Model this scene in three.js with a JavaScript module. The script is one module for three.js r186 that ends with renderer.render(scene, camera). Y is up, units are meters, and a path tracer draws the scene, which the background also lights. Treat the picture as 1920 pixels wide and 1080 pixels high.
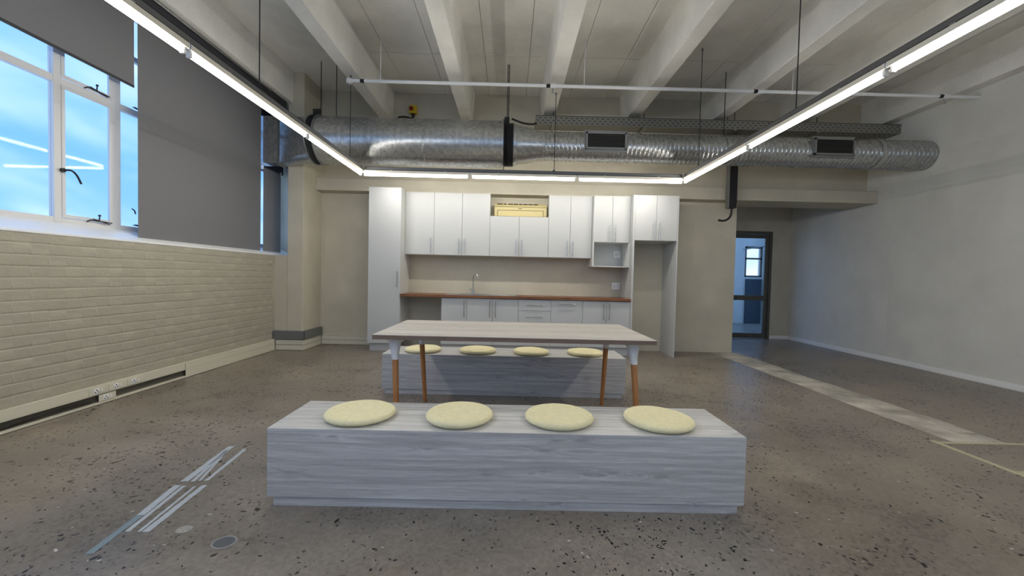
import * as THREE from 'three';
import { RoundedBoxGeometry } from 'three/addons/geometries/RoundedBoxGeometry.js';
import { mergeGeometries, mergeVertices, toCreasedNormals } from 'three/addons/utils/BufferGeometryUtils.js';
import { RectAreaLightUniformsLib } from 'three/addons/lights/RectAreaLightUniformsLib.js';

// ------------------------------------------------------------------ camera, sky, exposure
RectAreaLightUniformsLib.init();
const scene = new THREE.Scene();
const renderer = new THREE.WebGLRenderer({ antialias: true });
renderer.toneMapping = THREE.LinearToneMapping;
renderer.toneMappingExposure = 1.36;
renderer.shadowMap.enabled = true;
const camera = new THREE.PerspectiveCamera(2 * Math.atan(540 / 739.5) * 180 / Math.PI, 16 / 9, 0.05, 200);
camera.position.set(0, 1.2, 0);
camera.rotation.order = 'YXZ';
camera.rotation.set(-0.0276, -0.0072, 0.0231);
scene.add(camera);

// seeded random numbers and tileable value noise
function rng(seed) { let s = seed >>> 0; return () => { s = (s + 0x6D2B79F5) | 0; let t = Math.imul(s ^ (s >>> 15), 1 | s); t = (t + Math.imul(t ^ (t >>> 7), 61 | t)) ^ t; return ((t ^ (t >>> 14)) >>> 0) / 4294967296; }; }
const lattice = (() => { const r = rng(77), a = new Float32Array(65536); for (let i = 0; i < 65536; i++) a[i] = r(); return a; })();
function noise(x, y, s = 0) {
  const xi = Math.floor(x), yi = Math.floor(y), fx = x - xi, fy = y - yi, u = fx * fx * (3 - 2 * fx), v = fy * fy * (3 - 2 * fy);
  const h = (a, b) => lattice[((a + s * 37) & 255) + (((b + s * 91) & 255) << 8)];
  const a = h(xi, yi), b = h(xi + 1, yi), c = h(xi, yi + 1), d = h(xi + 1, yi + 1);
  return a + (b - a) * u + (c - a) * v + (a - b - c + d) * u * v;
}
function fbm(x, y, o = 4, s = 0) { let t = 0, a = 0.5, n = 0; for (let i = 0; i < o; i++) { t += a * noise(x, y, s + i); n += a; a *= 0.5; x *= 2.03; y *= 2.03; } return t / n; }
const clamp = (v, a = 0, b = 1) => Math.min(b, Math.max(a, v));
const mix = (a, b, t) => a + (b - a) * t;
const sstep = (a, b, x) => { const t = clamp((x - a) / (b - a)); return t * t * (3 - 2 * t); };

// the sky: blue with thin streaked cloud, the same all round
const SKY_LEVEL = 1.34;
{
  const W = 1024, Hh = 512, d = new Uint8Array(W * Hh * 4);
  for (let j = 0; j < Hh; j++) for (let i = 0; i < W; i++) {
    const el = (j + 0.5) / Hh * Math.PI - Math.PI / 2, az = i / W * Math.PI * 2;
    const cx = Math.cos(az) * 3, cz = Math.sin(az) * 3, e = Math.max(0, el);
    const n = fbm(cx * 1.3 + 9 + e * 2, e * 9 + cz * 1.3 + 20, 5, 3), m = fbm(cx * 3 + 40, e * 26 + cz * 3 + 50, 4, 9);
    const hz = Math.exp(-e * 5.5);
    const cl = clamp(sstep(0.42, 0.72, n) * 0.55 + sstep(0.45, 0.75, m) * 0.25 + hz * 0.42);
    const k = (j * W + i) * 4;
    d[k] = mix(92, 190, cl); d[k + 1] = mix(154, 212, cl); d[k + 2] = mix(238, 242, cl); d[k + 3] = 255;
  }
  const t = new THREE.DataTexture(d, W, Hh); t.colorSpace = THREE.SRGBColorSpace; t.magFilter = THREE.LinearFilter; t.mapping = THREE.EquirectangularReflectionMapping; t.needsUpdate = true;
  scene.background = t; scene.backgroundIntensity = SKY_LEVEL;
}
const TUBE_LIGHT = 30, TUBE_GLOW = 9, TUBE_COLOR = [1.0, 0.965, 0.895];

// ------------------------------------------------------------------ textures (colour, grain and wear of the surfaces)
function tex(W, H, fn, srgb = true) {
  const d = new Uint8Array(W * H * 4);
  for (let j = 0; j < H; j++) for (let i = 0; i < W; i++) { const c = fn(i, j), k = (j * W + i) * 4; d[k] = clamp(c[0], 0, 255); d[k + 1] = clamp(c[1], 0, 255); d[k + 2] = clamp(c[2], 0, 255); d[k + 3] = c[3] === undefined ? 255 : c[3]; }
  return wrapTex(d, W, H, srgb);
}
function wrapTex(d, W, H, srgb) {
  const t = new THREE.DataTexture(d, W, H); if (srgb) t.colorSpace = THREE.SRGBColorSpace;
  t.magFilter = THREE.LinearFilter; t.minFilter = THREE.LinearMipmapLinearFilter; t.generateMipmaps = true; t.wrapS = t.wrapT = THREE.RepeatWrapping; t.needsUpdate = true; return t;
}
function per(t, mx, my) { t.repeat.set(1 / mx, 1 / my); return t; }   // texture size in metres (uv are metres)

// floor: ground concrete with dark stone chips
const FLOOR_S = 9.6, FLOOR_N = 2048;
const [floorMap, floorRough, floorBump] = (() => {
  const N = FLOOR_N, col = new Uint8Array(N * N * 4), ro = new Uint8Array(N * N * 4), bu = new Uint8Array(N * N * 4);
  const L = 512, low = new Float32Array(L * L), low2 = new Float32Array(L * L), wrm = new Float32Array(L * L), den = new Float32Array(L * L);
  for (let j = 0; j < L; j++) for (let i = 0; i < L; i++) {
    const x = i / L * FLOOR_S, y = j / L * FLOOR_S;
    low[j * L + i] = fbm(x * 0.9 + 3, y * 0.9 + 8, 4, 11); low2[j * L + i] = fbm(x * 3.1 + 5, y * 4.4, 4, 21); wrm[j * L + i] = fbm(x * 1.4 + 30, y * 1.4 + 2, 3, 31); den[j * L + i] = fbm(x * 1.1 + 50, y * 1.1 + 14, 4, 41);
  }
  const r = rng(5);
  for (let j = 0; j < N; j++) for (let i = 0; i < N; i++) {
    const k = (j * N + i) * 4, fi = (i + 0.5) / 4 - 0.5, fj = (j + 0.5) / 4 - 0.5, i0 = Math.max(0, Math.floor(fi)), j0 = Math.max(0, Math.floor(fj)), i1 = Math.min(L - 1, i0 + 1), j1 = Math.min(L - 1, j0 + 1), tu = clamp(fi - i0), tv = clamp(fj - j0), bil = (A) => mix(mix(A[j0 * L + i0], A[j0 * L + i1], tu), mix(A[j1 * L + i0], A[j1 * L + i1], tu), tv), lo = bil(low), l2 = bil(low2), wr = bil(wrm);
    const g = r(), f = noise(i * 0.31, j * 0.31, 7), v = 0.92 + (lo - 0.5) * 0.3 + (l2 - 0.5) * 0.24 + (f - 0.5) * 0.13 + (g - 0.5) * 0.12, w = (wr - 0.5) * 0.8;
    col[k] = clamp(142 * v + 8 * w, 0, 255); col[k + 1] = clamp(132 * v + 1 * w, 0, 255); col[k + 2] = clamp(119 * v - 8 * w, 0, 255); col[k + 3] = 255;
    const rr = 84 + (l2 - 0.5) * 40 + (f - 0.5) * 26 + (lo - 0.5) * 30; ro[k] = ro[k + 1] = ro[k + 2] = clamp(rr, 30, 200); ro[k + 3] = 255;
    bu[k] = bu[k + 1] = bu[k + 2] = 150 + (f - 0.5) * 40 + (g - 0.5) * 18; bu[k + 3] = 255;
  }
  // chips, thicker in some drifts than in others
  const px = N / FLOOR_S; let made = 0;
  for (let tries = 0; tries < 60000 && made < 900; tries++) {
    const x = r() * FLOOR_S, y = r() * FLOOR_S, dn = den[Math.floor(y / FLOOR_S * L) * L + Math.floor(x / FLOOR_S * L)];
    if (r() > sstep(0.36, 0.66, dn) * 0.9 + 0.07) continue;
    made++;
    const big = r(), len = mix(0.008, 0.016, r()) * px / 2, wid = len * mix(0.28, 0.8, r()), a = r() * Math.PI, ca = Math.cos(a), sa = Math.sin(a), e = r() > 0.985 ? 1 : 0;
    const tone = e ? [196, 192, 182] : [24 + r() * 40, 23 + r() * 37, 23 + r() * 35], cut = mix(0.6, 1.0, r()), R = Math.ceil(len + 1), cx = x * px, cy = y * px;
    for (let dj = -R; dj <= R; dj++) for (let di = -R; di <= R; di++) {
      const u = (di * ca + dj * sa) / len, v = (-di * sa + dj * ca) / wid;
      if (Math.abs(u) + Math.abs(v) * 0.8 > 1.1 || Math.abs(v) > 0.85 || u + v * 0.5 > cut) continue;
      const k = ((((Math.floor(cy) + dj) & (N - 1)) * N) + ((Math.floor(cx) + di) & (N - 1))) * 4;
      col[k] = tone[0]; col[k + 1] = tone[1]; col[k + 2] = tone[2]; ro[k] = ro[k + 1] = ro[k + 2] = 100; bu[k] = bu[k + 1] = bu[k + 2] = 120;
    }
  }
  // pale scratches and paint specks
  for (let n = 0; n < 130; n++) {
    let x = r() * N, y = r() * N, a = r() * 6.28; const steps = 8 + r() * 70;
    for (let s = 0; s < steps; s++) { x += Math.cos(a); y += Math.sin(a); a += (r() - 0.5) * 0.16; if (r() < 0.35) continue; const k = ((Math.floor(y) & (N - 1)) * N + (Math.floor(x) & (N - 1))) * 4; for (let q = 0; q < 3; q++) col[k + q] = mix(col[k + q], 178 - q * 5, 0.42); }
  }
  for (let n = 0; n < 420; n++) { const x = Math.floor(r() * N), y = Math.floor(r() * N), s = r() > 0.85 ? 2 : 1; for (let dj = 0; dj < s; dj++) for (let di = 0; di < s + 1; di++) { const k = (((y + dj) & (N - 1)) * N + ((x + di) & (N - 1))) * 4; col[k] = 205; col[k + 1] = 203; col[k + 2] = 198; } }
  return [wrapTex(col, N, N, true), wrapTex(ro, N, N, false), wrapTex(bu, N, N, false)].map((t) => { per(t, FLOOR_S, FLOOR_S); t.offset.set(0.4167, 1.104); return t; });
})();

function laminate(seed, dark, light, W = 2048, H = 512) {              // 2.56 m x 0.64 m of grey oak print in boards of 0.16 m
  const r = rng(seed), boards = [], knots = [];
  for (let b = 0; b < 4; b++) boards.push([r() * 0.22 - 0.11, r() * 80, r()]);
  for (let n = 0; n < 26; n++) knots.push([r() * W, (Math.floor(r() * 4) + 0.5 + (r() - 0.5) * 0.7) * H / 4, 3 + r() * 7, r()]);
  const grid = new Map(); knots.forEach((k) => { for (let c = -2; c <= 2; c++) { const key = Math.floor(k[0] / 128) + c; if (!grid.has(key)) grid.set(key, []); grid.get(key).push(k); } });
  return tex(W, H, (i, j) => {
    const b = boards[Math.floor(j / (H / 4)) % 4], v = (j % (H / 4)) / (H / 4);
    let y = j * 0.07 + b[1], kd = 0;
    for (const k of grid.get(Math.floor(i / 128)) || []) { const dx = (i - k[0]) / (k[2] * 9), dy = (j - k[1]) / (k[2] * 1.7), q = dx * dx + dy * dy; if (q < 9) { const g = Math.exp(-q * 1.2); y += g * 1.2 * Math.sign(dy || 1); kd = Math.max(kd, Math.exp(-q * 9)); } }
    const wave = fbm(i * 0.0016 + b[1], y * 0.3, 3, 2) * 1.7;
    const fine = noise(i * 0.02 + b[1], (y + wave * 0.2) * 9, 4), mid = fbm(i * 0.0032 + b[1] * 3, (y + wave) * 1.5, 4, 5), pore = noise(i * 0.07, j * 1.9 + b[1] * 7, 8), ring = Math.abs(((y * 0.9 + wave * 1.4) % 1) - 0.5) * 2;
    let t = 0.52 + b[0] + (mid - 0.5) * 0.95 + (fine - 0.5) * 0.4 + (ring - 0.5) * 0.07 - kd * 0.75 - (pore > 0.82 ? 0.16 : 0);
    if (v < 0.012 || v > 0.988) t -= 0.14;
    t = clamp(t); return [mix(dark[0], light[0], t), mix(dark[1], light[1], t), mix(dark[2], light[2], t)];
  });
}
const laid = (t) => { t.offset.set(0.5, 0.1); return t; };
const benchWood = laid(per(laminate(3, [172, 171, 168], [228, 226, 221]), 2.56, 0.64));
const tableWood = laid(per(laminate(9, [166, 159, 149], [224, 217, 207]), 2.56, 0.64));
const counterWood = per(laminate(15, [88, 54, 30], [168, 112, 68], 1024, 512), 2.56, 0.64);
const legWood = per(tex(256, 512, (i, j) => { const t = clamp(fbm(i * 0.09, j * 0.012, 4, 6) * 0.8 + noise(i * 0.5, j * 0.03, 3) * 0.25); return [mix(150, 212, t), mix(94, 150, t), mix(48, 92, t)]; }), 0.25, 0.5);
const edgeWood = per(tex(512, 64, (i, j) => { const t = clamp(0.25 + 0.5 * noise(i * 0.02, j * 0.55, 5) + 0.3 * (noise(i * 0.2, j * 0.8, 3) - 0.3)); return [mix(78, 158, t), mix(62, 136, t), mix(54, 120, t)]; }), 1.2, 0.05);
const plasterBump = per(tex(512, 512, (i, j) => { const v = 128 + (fbm(i * 0.05, j * 0.05, 4, 2) - 0.5) * 150 + (noise(i * 0.7, j * 0.7, 5) - 0.5) * 46; return [v, v, v]; }, false), 0.9, 0.9);
const paintTone = (r, g, b, amt, seed) => per(tex(512, 512, (i, j) => { const t = 1 + (fbm(i * 0.02, j * 0.02, 5, seed) - 0.5) * amt + (noise(i * 0.6, j * 0.6, seed + 3) - 0.5) * amt * 0.25; return [r * t, g * t, b * t]; }), 3.1, 3.1);
const zincMap = per(tex(512, 512, (i, j) => { const c = noise(i * 0.16, j * 0.16, 2) * 0.5 + noise(i * 0.37 + 7, j * 0.37, 4) * 0.5, t = 0.9 + (c - 0.5) * 0.16 + (fbm(i * 0.02, j * 0.02, 3, 9) - 0.5) * 0.22; return [205 * t, 207 * t, 207 * t]; }), 0.4, 0.4);
const zincRough = per(tex(512, 512, (i, j) => { const c = noise(i * 0.16, j * 0.16, 2) * 0.5 + noise(i * 0.37 + 7, j * 0.37, 4) * 0.5, v = 60 + c * 10 + fbm(i * 0.02, j * 0.02, 3, 12) * 16; return [v, v, v]; }, false), 0.4, 0.4);
const weave = per(tex(256, 256, (i, j) => { const v = 121 + ((i & 3) < 2 ? 8 : -6) + ((j & 3) < 2 ? 7 : -6) + (noise(i * 0.8, j * 0.8, 3) - 0.5) * 26; return [v * 0.98, v * 0.98, v]; }), 0.2, 0.2);
const feltMap = per(tex(512, 512, (i, j) => { const n = noise(i * 0.9, j * 0.9, 2), m = fbm(i * 0.04, j * 0.04, 4, 6), t = 0.97 + (n - 0.5) * 0.16 + (m - 0.5) * 0.06; return [252 * t, 241 * t, 194 * t]; }), 0.4, 0.4);
const feltBump = per(tex(512, 512, (i, j) => { const v = 128 + (noise(i * 0.8, j * 0.8, 2) - 0.5) * 150 + (noise(i * 0.25, j * 0.25, 4) - 0.5) * 70; return [v, v, v]; }, false), 0.4, 0.4);
const screedMap = per(tex(512, 512, (i, j) => { const t = 0.94 + (fbm(i * 0.02, j * 0.02, 5, 4) - 0.5) * 0.5 + (noise(i * 0.6, j * 0.6, 3) - 0.5) * 0.16; return [190 * t, 184 * t, 171 * t]; }), 1.6, 1.6);
const perfMap = per(tex(128, 64, (i, j) => { const x = (i % 32) - 16, y = (j % 32) - 16, a = ((i >> 5) + (j >> 5)) & 1; const hole = a && Math.abs(x) < 11 && Math.abs(y) < 5; const v = hole ? 28 : 150; return [v, v * 0.99, v * 0.94]; }), 0.16, 0.075);

// ------------------------------------------------------------------ materials
const std = (o) => new THREE.MeshStandardMaterial(o);
const M = {
  floor: std({ map: floorMap, roughnessMap: floorRough, roughness: 1, bumpMap: floorBump, bumpScale: 0.0012 }),
  chip: std({ color: 0xffffff, roughness: 0.38 }),
  screed: std({ map: screedMap, roughness: 0.7, bumpMap: plasterBump, bumpScale: 0.002 }),
  wall: std({ map: paintTone(198, 191, 172, 0.1, 3), roughness: 0.75, bumpMap: plasterBump, bumpScale: 0.0012 }),
  wallRight: std({ map: paintTone(214, 213, 206, 0.08, 8), roughness: 0.8, bumpMap: plasterBump, bumpScale: 0.0016 }),
  ceiling: std({ map: paintTone(232, 230, 222, 0.12, 5), roughness: 0.8, bumpMap: plasterBump, bumpScale: 0.003 }),
  filler: std({ color: 0xd9d7cf, roughness: 0.8 }),
  brick: [[174, 168, 151], [173, 167, 150], [176, 170, 153], [174, 168, 152]].map((c, n) => std({ map: paintTone(...c, 0.12, 11 + n), roughness: 0.62, bumpMap: plasterBump, bumpScale: 0.0035 })),
  mortar: std({ map: paintTone(172, 167, 150, 0.16, 17), roughness: 0.7, bumpMap: plasterBump, bumpScale: 0.004 }),
  white: std({ color: 0xc6c7c5, roughness: 0.38 }),
  carcass: std({ color: 0xd6d7d3, roughness: 0.5 }),
  gloss: std({ color: 0xf0f0ee, roughness: 0.3 }),
  frame: std({ color: 0xdcdcdc, roughness: 0.5 }),
  chrome: std({ color: 0xc9c9c6, metalness: 1, roughness: 0.22 }),
  steel: std({ color: 0xb4b4b2, metalness: 1, roughness: 0.34 }),
  zinc: std({ map: zincMap, metalness: 0.85, roughnessMap: zincRough, roughness: 1 }),
  zincSpiral: std({ map: zincMap, metalness: 0.85, roughnessMap: zincRough, roughness: 0.95 }),
  strut: std({ color: 0x9b9c9b, metalness: 0.85, roughness: 0.42 }),
  black: std({ color: 0x17171a, roughness: 0.55 }),
  rubber: std({ color: 0x1d1d1f, roughness: 0.85 }),
  bench: std({ map: benchWood, roughness: 0.32 }),
  table: std({ map: tableWood, roughness: 0.42 }),
  tableEdge: std({ map: edgeWood, roughness: 0.55 }),
  counter: std({ map: counterWood, roughness: 0.42 }),
  leg: std({ map: legWood, roughness: 0.45 }),
  felt: std({ map: feltMap, roughness: 0.95, bumpMap: feltBump, bumpScale: 0.002 }),
  blind: std({ map: weave, roughness: 0.85 }),
  blindBar: std({ color: 0x3b3c40, roughness: 0.5 }),
  glass: new THREE.MeshPhysicalMaterial({ color: 0xffffff, transmission: 1, thickness: 0, roughness: 0.0, ior: 1.5, specularIntensity: 0.14 }),
  batten: std({ color: 0xe6e0cf, roughness: 0.45 }),
  trunk: std({ color: 0x6b6c6d, metalness: 0.6, roughness: 0.45 }),
  tube: std({ color: 0xffffff, emissive: new THREE.Color(...TUBE_COLOR), emissiveIntensity: TUBE_GLOW }),
  darkFrame: std({ color: 0x66645c, metalness: 0.5, roughness: 0.5 }),
  guard: std({ color: 0x6f716f, roughness: 0.5 }),
  cream: std({ color: 0xd8d3bf, roughness: 0.5 }),
  inside: std({ color: 0x57544b, roughness: 0.8 }),
  aged: std({ color: 0xcdbd86, roughness: 0.45 }),
  agedDark: std({ color: 0x3a3322, roughness: 0.7 }),
  yellow: std({ color: 0xd9b516, roughness: 0.45 }),
  red: std({ color: 0x7a1712, roughness: 0.4 }),
  duct_tape: std({ color: 0xb6bcc0, roughness: 0.5 }),
  peeled: std({ color: 0x7f9096, roughness: 0.5 }),
  masking: std({ color: 0xb9b294, roughness: 0.7 }),
  patch: std({ color: 0x56595a, roughness: 0.5 }),
  rim: std({ color: 0x9a9894, roughness: 0.6 }),
  slate: std({ color: 0x3d4b55, roughness: 0.7 }),
  perforated: std({ map: perfMap, metalness: 0.6, roughness: 0.5 }),
  pvc: std({ color: 0xdedcd3, roughness: 0.45 }),
  charcoal: std({ color: 0x303136, roughness: 0.6 }),
  cable: std({ color: 0x2b2522, roughness: 0.6 }),
};

// ------------------------------------------------------------------ helpers: X right, Y up, Z = distance ahead of the camera
const used = new Map();
function numbered(n) { const k = used.get(n) || 0; used.set(n, k + 1); return k ? n + '_' + String(k).padStart(3, '0') : n; }
function triUV(g) {                                                     // uv in metres by the way a face points
  g = g.index ? g.toNonIndexed() : g; const p = g.attributes.position, n = p.count, uv = new Float32Array(n * 2);
  const a = new THREE.Vector3(), b = new THREE.Vector3(), c = new THREE.Vector3();
  for (let i = 0; i < n; i += 3) {
    a.fromBufferAttribute(p, i); b.fromBufferAttribute(p, i + 1).sub(a); c.fromBufferAttribute(p, i + 2).sub(a); b.cross(c);
    const x = Math.abs(b.x), y = Math.abs(b.y), z = Math.abs(b.z);
    for (let k = i; k < i + 3; k++) { const X = p.getX(k), Y = p.getY(k), Z = p.getZ(k); uv[k * 2] = x > y && x > z ? Z : X; uv[k * 2 + 1] = y >= x && y >= z ? Z : Y; }
  }
  g.setAttribute('uv', new THREE.BufferAttribute(uv, 2)); if (!g.attributes.normal) g.computeVertexNormals(); return g;
}
const bare = (g) => { for (const k of Object.keys(g.attributes)) if (!['position', 'normal', 'uv'].includes(k)) g.deleteAttribute(k); return g; };
function box(x0, x1, y0, y1, z0, z1, r = 0) {                           // a box between two X, two Y and two distances
  const w = Math.abs(x1 - x0), h = Math.abs(y1 - y0), d = Math.abs(z1 - z0);
  const g = r ? new RoundedBoxGeometry(w, h, d, 1, Math.min(r, w / 2.1, h / 2.1, d / 2.1)) : new THREE.BoxGeometry(w, h, d);
  g.translate((x0 + x1) / 2, (y0 + y1) / 2, -(z0 + z1) / 2); return bare(triUV(g));
}
const P3 = (x, y, z) => new THREE.Vector3(x, y, -z);
function bar(a, b, r, r2 = r, seg = 12) {                               // a round bar between two points [X, Y, Z]
  const A = P3(...a), B = P3(...b), d = B.clone().sub(A), g = new THREE.CylinderGeometry(r2, r, d.length(), seg, 1);
  g.applyQuaternion(new THREE.Quaternion().setFromUnitVectors(new THREE.Vector3(0, 1, 0), d.clone().normalize())); g.translate(...A.add(B).multiplyScalar(0.5).toArray());
  return bare(g.toNonIndexed());
}
function tube(pts, r, seg = 40, rad = 8) { return bare(new THREE.TubeGeometry(new THREE.CatmullRomCurve3(pts.map((p) => P3(...p))), seg, r, rad).toNonIndexed()); }
function disc(x, y, z, r, t, axis = 'z', seg = 24) {
  const g = new THREE.CylinderGeometry(r, r, t, seg); if (axis === 'z') g.rotateX(Math.PI / 2); if (axis === 'x') g.rotateZ(Math.PI / 2); g.translate(x, y, -z); return bare(g.toNonIndexed());
}
function mesh(name, geos, mat, parent = scene) {
  const list = Array.isArray(geos) ? geos : [geos], g = list.length > 1 ? mergeGeometries(list.map((q) => bare(q.index ? q.toNonIndexed() : q))) : list[0];
  const m = new THREE.Mesh(g, mat); m.castShadow = m.receiveShadow = true; m.name = parent === scene ? numbered(name) : name; parent.add(m); return m;
}
function thing(name, label, category, group) { const o = new THREE.Group(); o.name = numbered(name); o.userData = { label, category }; if (group) o.userData.group = group; scene.add(o); return o; }
function tag(o, label, category, group) { o.userData = { label, category }; if (group) o.userData.group = group; return o; }
function struct(o, label) { o.userData = { kind: 'structure', label }; return o; }
function setting(name, label) { const o = new THREE.Group(); o.name = numbered(name); scene.add(o); return struct(o, label); }

// ------------------------------------------------------------------ the room
const XL = -3.60, XR = 6.0, ZB = 6.66, ZF = -2.2, SLAB = 4.22, BEAM = 3.76, XW = -3.85, SILL = 1.575, HEAD = 3.76, XO = -3.97;
// floor
{
  const f = setting('floor', 'ground concrete floor with dark stone chips');
  mesh('slab', box(XO, 9.4, -0.2, 0, ZF - 0.3, 12.4), M.floor, f);
  // dark stone chips ground flush into the surface: flat angular flakes, thick in some drifts
  const r = rng(63), places = [[], [], [], [], [], []], taken = (x, z) => (x > -1.2 && x < 1.22 && z > 1.98 && z < 2.45) || x > 5.95;
  for (let n = 0, made = 0; n < 400000 && made < 23000; n++) {
    const x = mix(-3.56, 5.95, r()), z = mix(0.6, 7.2, r()), d = fbm(x * 1.7 + 30, z * 1.7 + 60, 4, 15) * 0.6 + fbm(x * 5 + 3, z * 5 + 9, 2, 25) * 0.4;
    if (taken(x, z) || r() > sstep(0.42, 0.6, d) * 0.7 + 0.26) continue; made++;
    const b = r(), len = b > 0.95 ? mix(0.026, 0.04, r()) : b > 0.5 ? mix(0.015, 0.025, r()) : mix(0.007, 0.014, r());
    places[Math.floor(r() * 6)].push([x, z, len, len * mix(0.24, 0.7, r()), r() * Math.PI, r()]);
  }
  const m4 = new THREE.Matrix4(), q = new THREE.Quaternion(), up = new THREE.Vector3(0, 1, 0), c = new THREE.Color();
  places.forEach((list, v) => {
    const n = 5 + v % 3, s = new THREE.Shape(); for (let k = 0; k < n; k++) { const a = k / n * Math.PI * 2 + (r() - 0.5) * 0.7, d = 0.5 * mix(0.7, 1.05, r()); k ? s.lineTo(Math.cos(a) * d, Math.sin(a) * d) : s.moveTo(Math.cos(a) * d, Math.sin(a) * d); } s.closePath();
    const g = new THREE.ExtrudeGeometry(s, { depth: 1, bevelEnabled: false }); g.rotateX(-Math.PI / 2);
    const im = new THREE.InstancedMesh(g, M.chip, list.length);
    list.forEach(([x, z, a, b, t, h], i) => { q.setFromAxisAngle(up, t); m4.compose(new THREE.Vector3(x, -0.0004, -z), q, new THREE.Vector3(a, 0.0008, b)); im.setMatrixAt(i, m4); const w = h > 0.975 ? 0.55 : mix(0.008, 0.055, h * h); im.setColorAt(i, c.setRGB(w, w * 0.96, w * 0.92)); });
    im.name = 'stone_chips'; im.userData = { kind: 'stuff' }; im.castShadow = false; im.receiveShadow = true; f.add(im);
  });
}
{ // the strip of pale screed where a wall once stood
  const r = rng(8), s = new THREE.Shape(), L = [], R = [];
  for (let k = 0; k <= 60; k++) { const z = mix(2.99, 6.64, k / 60); L.push([3.455 + (noise(z * 3, 1, 4) - 0.5) * 0.035 + (r() - 0.5) * 0.008, z]); R.push([3.88 + (noise(z * 2, 9, 4) - 0.5) * 0.05 + (r() - 0.5) * 0.006, z]); }
  [...L, ...R.reverse()].forEach(([x, z], n) => n ? s.lineTo(x, z) : s.moveTo(x, z));
  const g = new THREE.ExtrudeGeometry(s, { depth: 0.002, bevelEnabled: false }); g.rotateX(-Math.PI / 2);
  struct(mesh('floor_screed_strip', triUV(g), M.screed), 'pale cement strip let into the floor where a wall stood');
}
// ceiling slab panels with joints
{
  const c = setting('ceiling', 'painted concrete slab between the ceiling beams');
  mesh('slab', box(XO, XR + 0.2, SLAB + 0.03, SLAB + 0.25, ZF - 0.2, ZB + 0.2), M.ceiling, c);
  const beams = [-2.10, -0.765, 0.567, 1.90, 3.25, 4.58], cuts = [-3.34];
  for (const b of beams) cuts.push(b - 0.36, b, b + 0.36); cuts.push(XR);
  const zc = [ZF, -0.9, 2.28, 5.47, ZB];
  for (let i = 0; i + 1 < cuts.length; i++) for (let j = 0; j < 4; j++) mesh('panel', box(cuts[i] + 0.003, cuts[i + 1] - 0.003, SLAB + (i * 7 + j * 3) % 5 * 0.0012, SLAB + 0.032, zc[j] + 0.002, zc[j + 1] - 0.002), M.ceiling, c);
  for (const z of zc.slice(1, 4)) for (let i = 0; i + 1 < beams.length; i++) mesh('joint_filler', box(beams[i] + 0.12 + (i % 2) * 0.1, beams[i + 1] - 0.2, SLAB - 0.004, SLAB + 0.004, z - 0.006, z + 0.008), M.filler, c);
  const profile = (w0, w1, x) => { // a beam with sides that lean out towards the slab
    const s = new THREE.Shape(); s.moveTo(x - w0 / 2, BEAM + 0.008); s.lineTo(x - w0 / 2 + 0.008, BEAM); s.lineTo(x + w0 / 2 - 0.008, BEAM); s.lineTo(x + w0 / 2, BEAM + 0.008); s.lineTo(x + w1 / 2, SLAB + 0.02); s.lineTo(x - w1 / 2, SLAB + 0.02); s.closePath();
    const g = new THREE.ExtrudeGeometry(s, { depth: ZB - ZF, bevelEnabled: false }); g.translate(0, 0, -ZB); return triUV(g);
  };
  for (const b of beams) struct(mesh('ceiling_beam', profile(0.185, 0.25, b), M.ceiling), 'painted concrete ceiling beam running to the kitchen wall');
  struct(mesh('ceiling_beam', box(5.84, XR + 0.02, BEAM, SLAB + 0.02, ZF, ZB), M.ceiling), 'painted concrete ceiling beam above the right wall');
  struct(mesh('ceiling_beam', box(XO, -3.34, HEAD, SLAB + 0.03, ZF, ZB + 0.1), M.ceiling), 'painted concrete edge beam over the windows');
}
// back wall, with the downstand beam over kitchen and passage
{
  const w = setting('wall_back', 'cream plastered wall behind the kitchen');
  mesh('lower_wall', box(-3.2, 3.81, 0, 2.56, ZB, 7.0), M.wall, w);
  mesh('upper_wall', box(-3.97, XR + 0.1, 2.56, SLAB + 0.1, ZB, 7.0), M.wall, w);
  struct(mesh('trim_1', box(-3.17, XR - 0.001, 2.54, 2.735, 6.45, 7.0 - 0.001, 0.006), M.wall), 'plastered downstand beam above the kitchen units');
}
struct(mesh('wall_right', [box(XR, XR + 0.2, 0, SLAB, ZF - 0.2, 8.4)], M.wallRight), 'plain grey white plastered wall on the right');
{ // wall behind the viewer, with three unseen windows added as a daylight source
  const g = [box(XO, XR + 0.2, 0, 0.95, ZF - 0.25, ZF), box(XO, XR + 0.2, 3.5, SLAB, ZF - 0.25, ZF)], xs = [-3.97, -3.2, -1.4, -0.6, 1.2, 2.0, 3.8, 6.2];
  for (let k = 0; k < 8; k += 2) g.push(box(xs[k], xs[k + 1], 0.95, 3.5, ZF - 0.25, ZF));
  struct(mesh('wall_front', g, M.wall), 'plastered wall behind the viewer');
  for (let k = 1; k < 7; k += 2) {
    const w = setting('window_' + (10 + (k - 1) / 2), 'unseen white steel framed window added behind the viewer for daylight'), a = xs[k], b = xs[k + 1], z0 = ZF - 0.2, z1 = ZF - 0.16, m = (a + b) / 2;
    mesh('frame', [box(a, a + 0.05, 0.95, 3.5, z0, z1), box(b - 0.05, b, 0.95, 3.5, z0, z1), box(a + 0.05, b - 0.05, 0.95, 1.0, z0, z1), box(a + 0.05, b - 0.05, 3.45, 3.5, z0, z1), box(m - 0.025, m + 0.025, 1.0, 3.45, z0, z1), box(a + 0.05, b - 0.05, 2.5, 2.55, z0, z1)], M.frame, w);
    for (const [p, q] of [[a + 0.05, m - 0.025], [m + 0.025, b - 0.05]]) for (const [y0, y1] of [[1.0, 2.5], [2.55, 3.45]]) mesh('pane', box(p, q, y0, y1, z0 + 0.017, z0 + 0.023), M.glass, w);
  }
}
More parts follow.
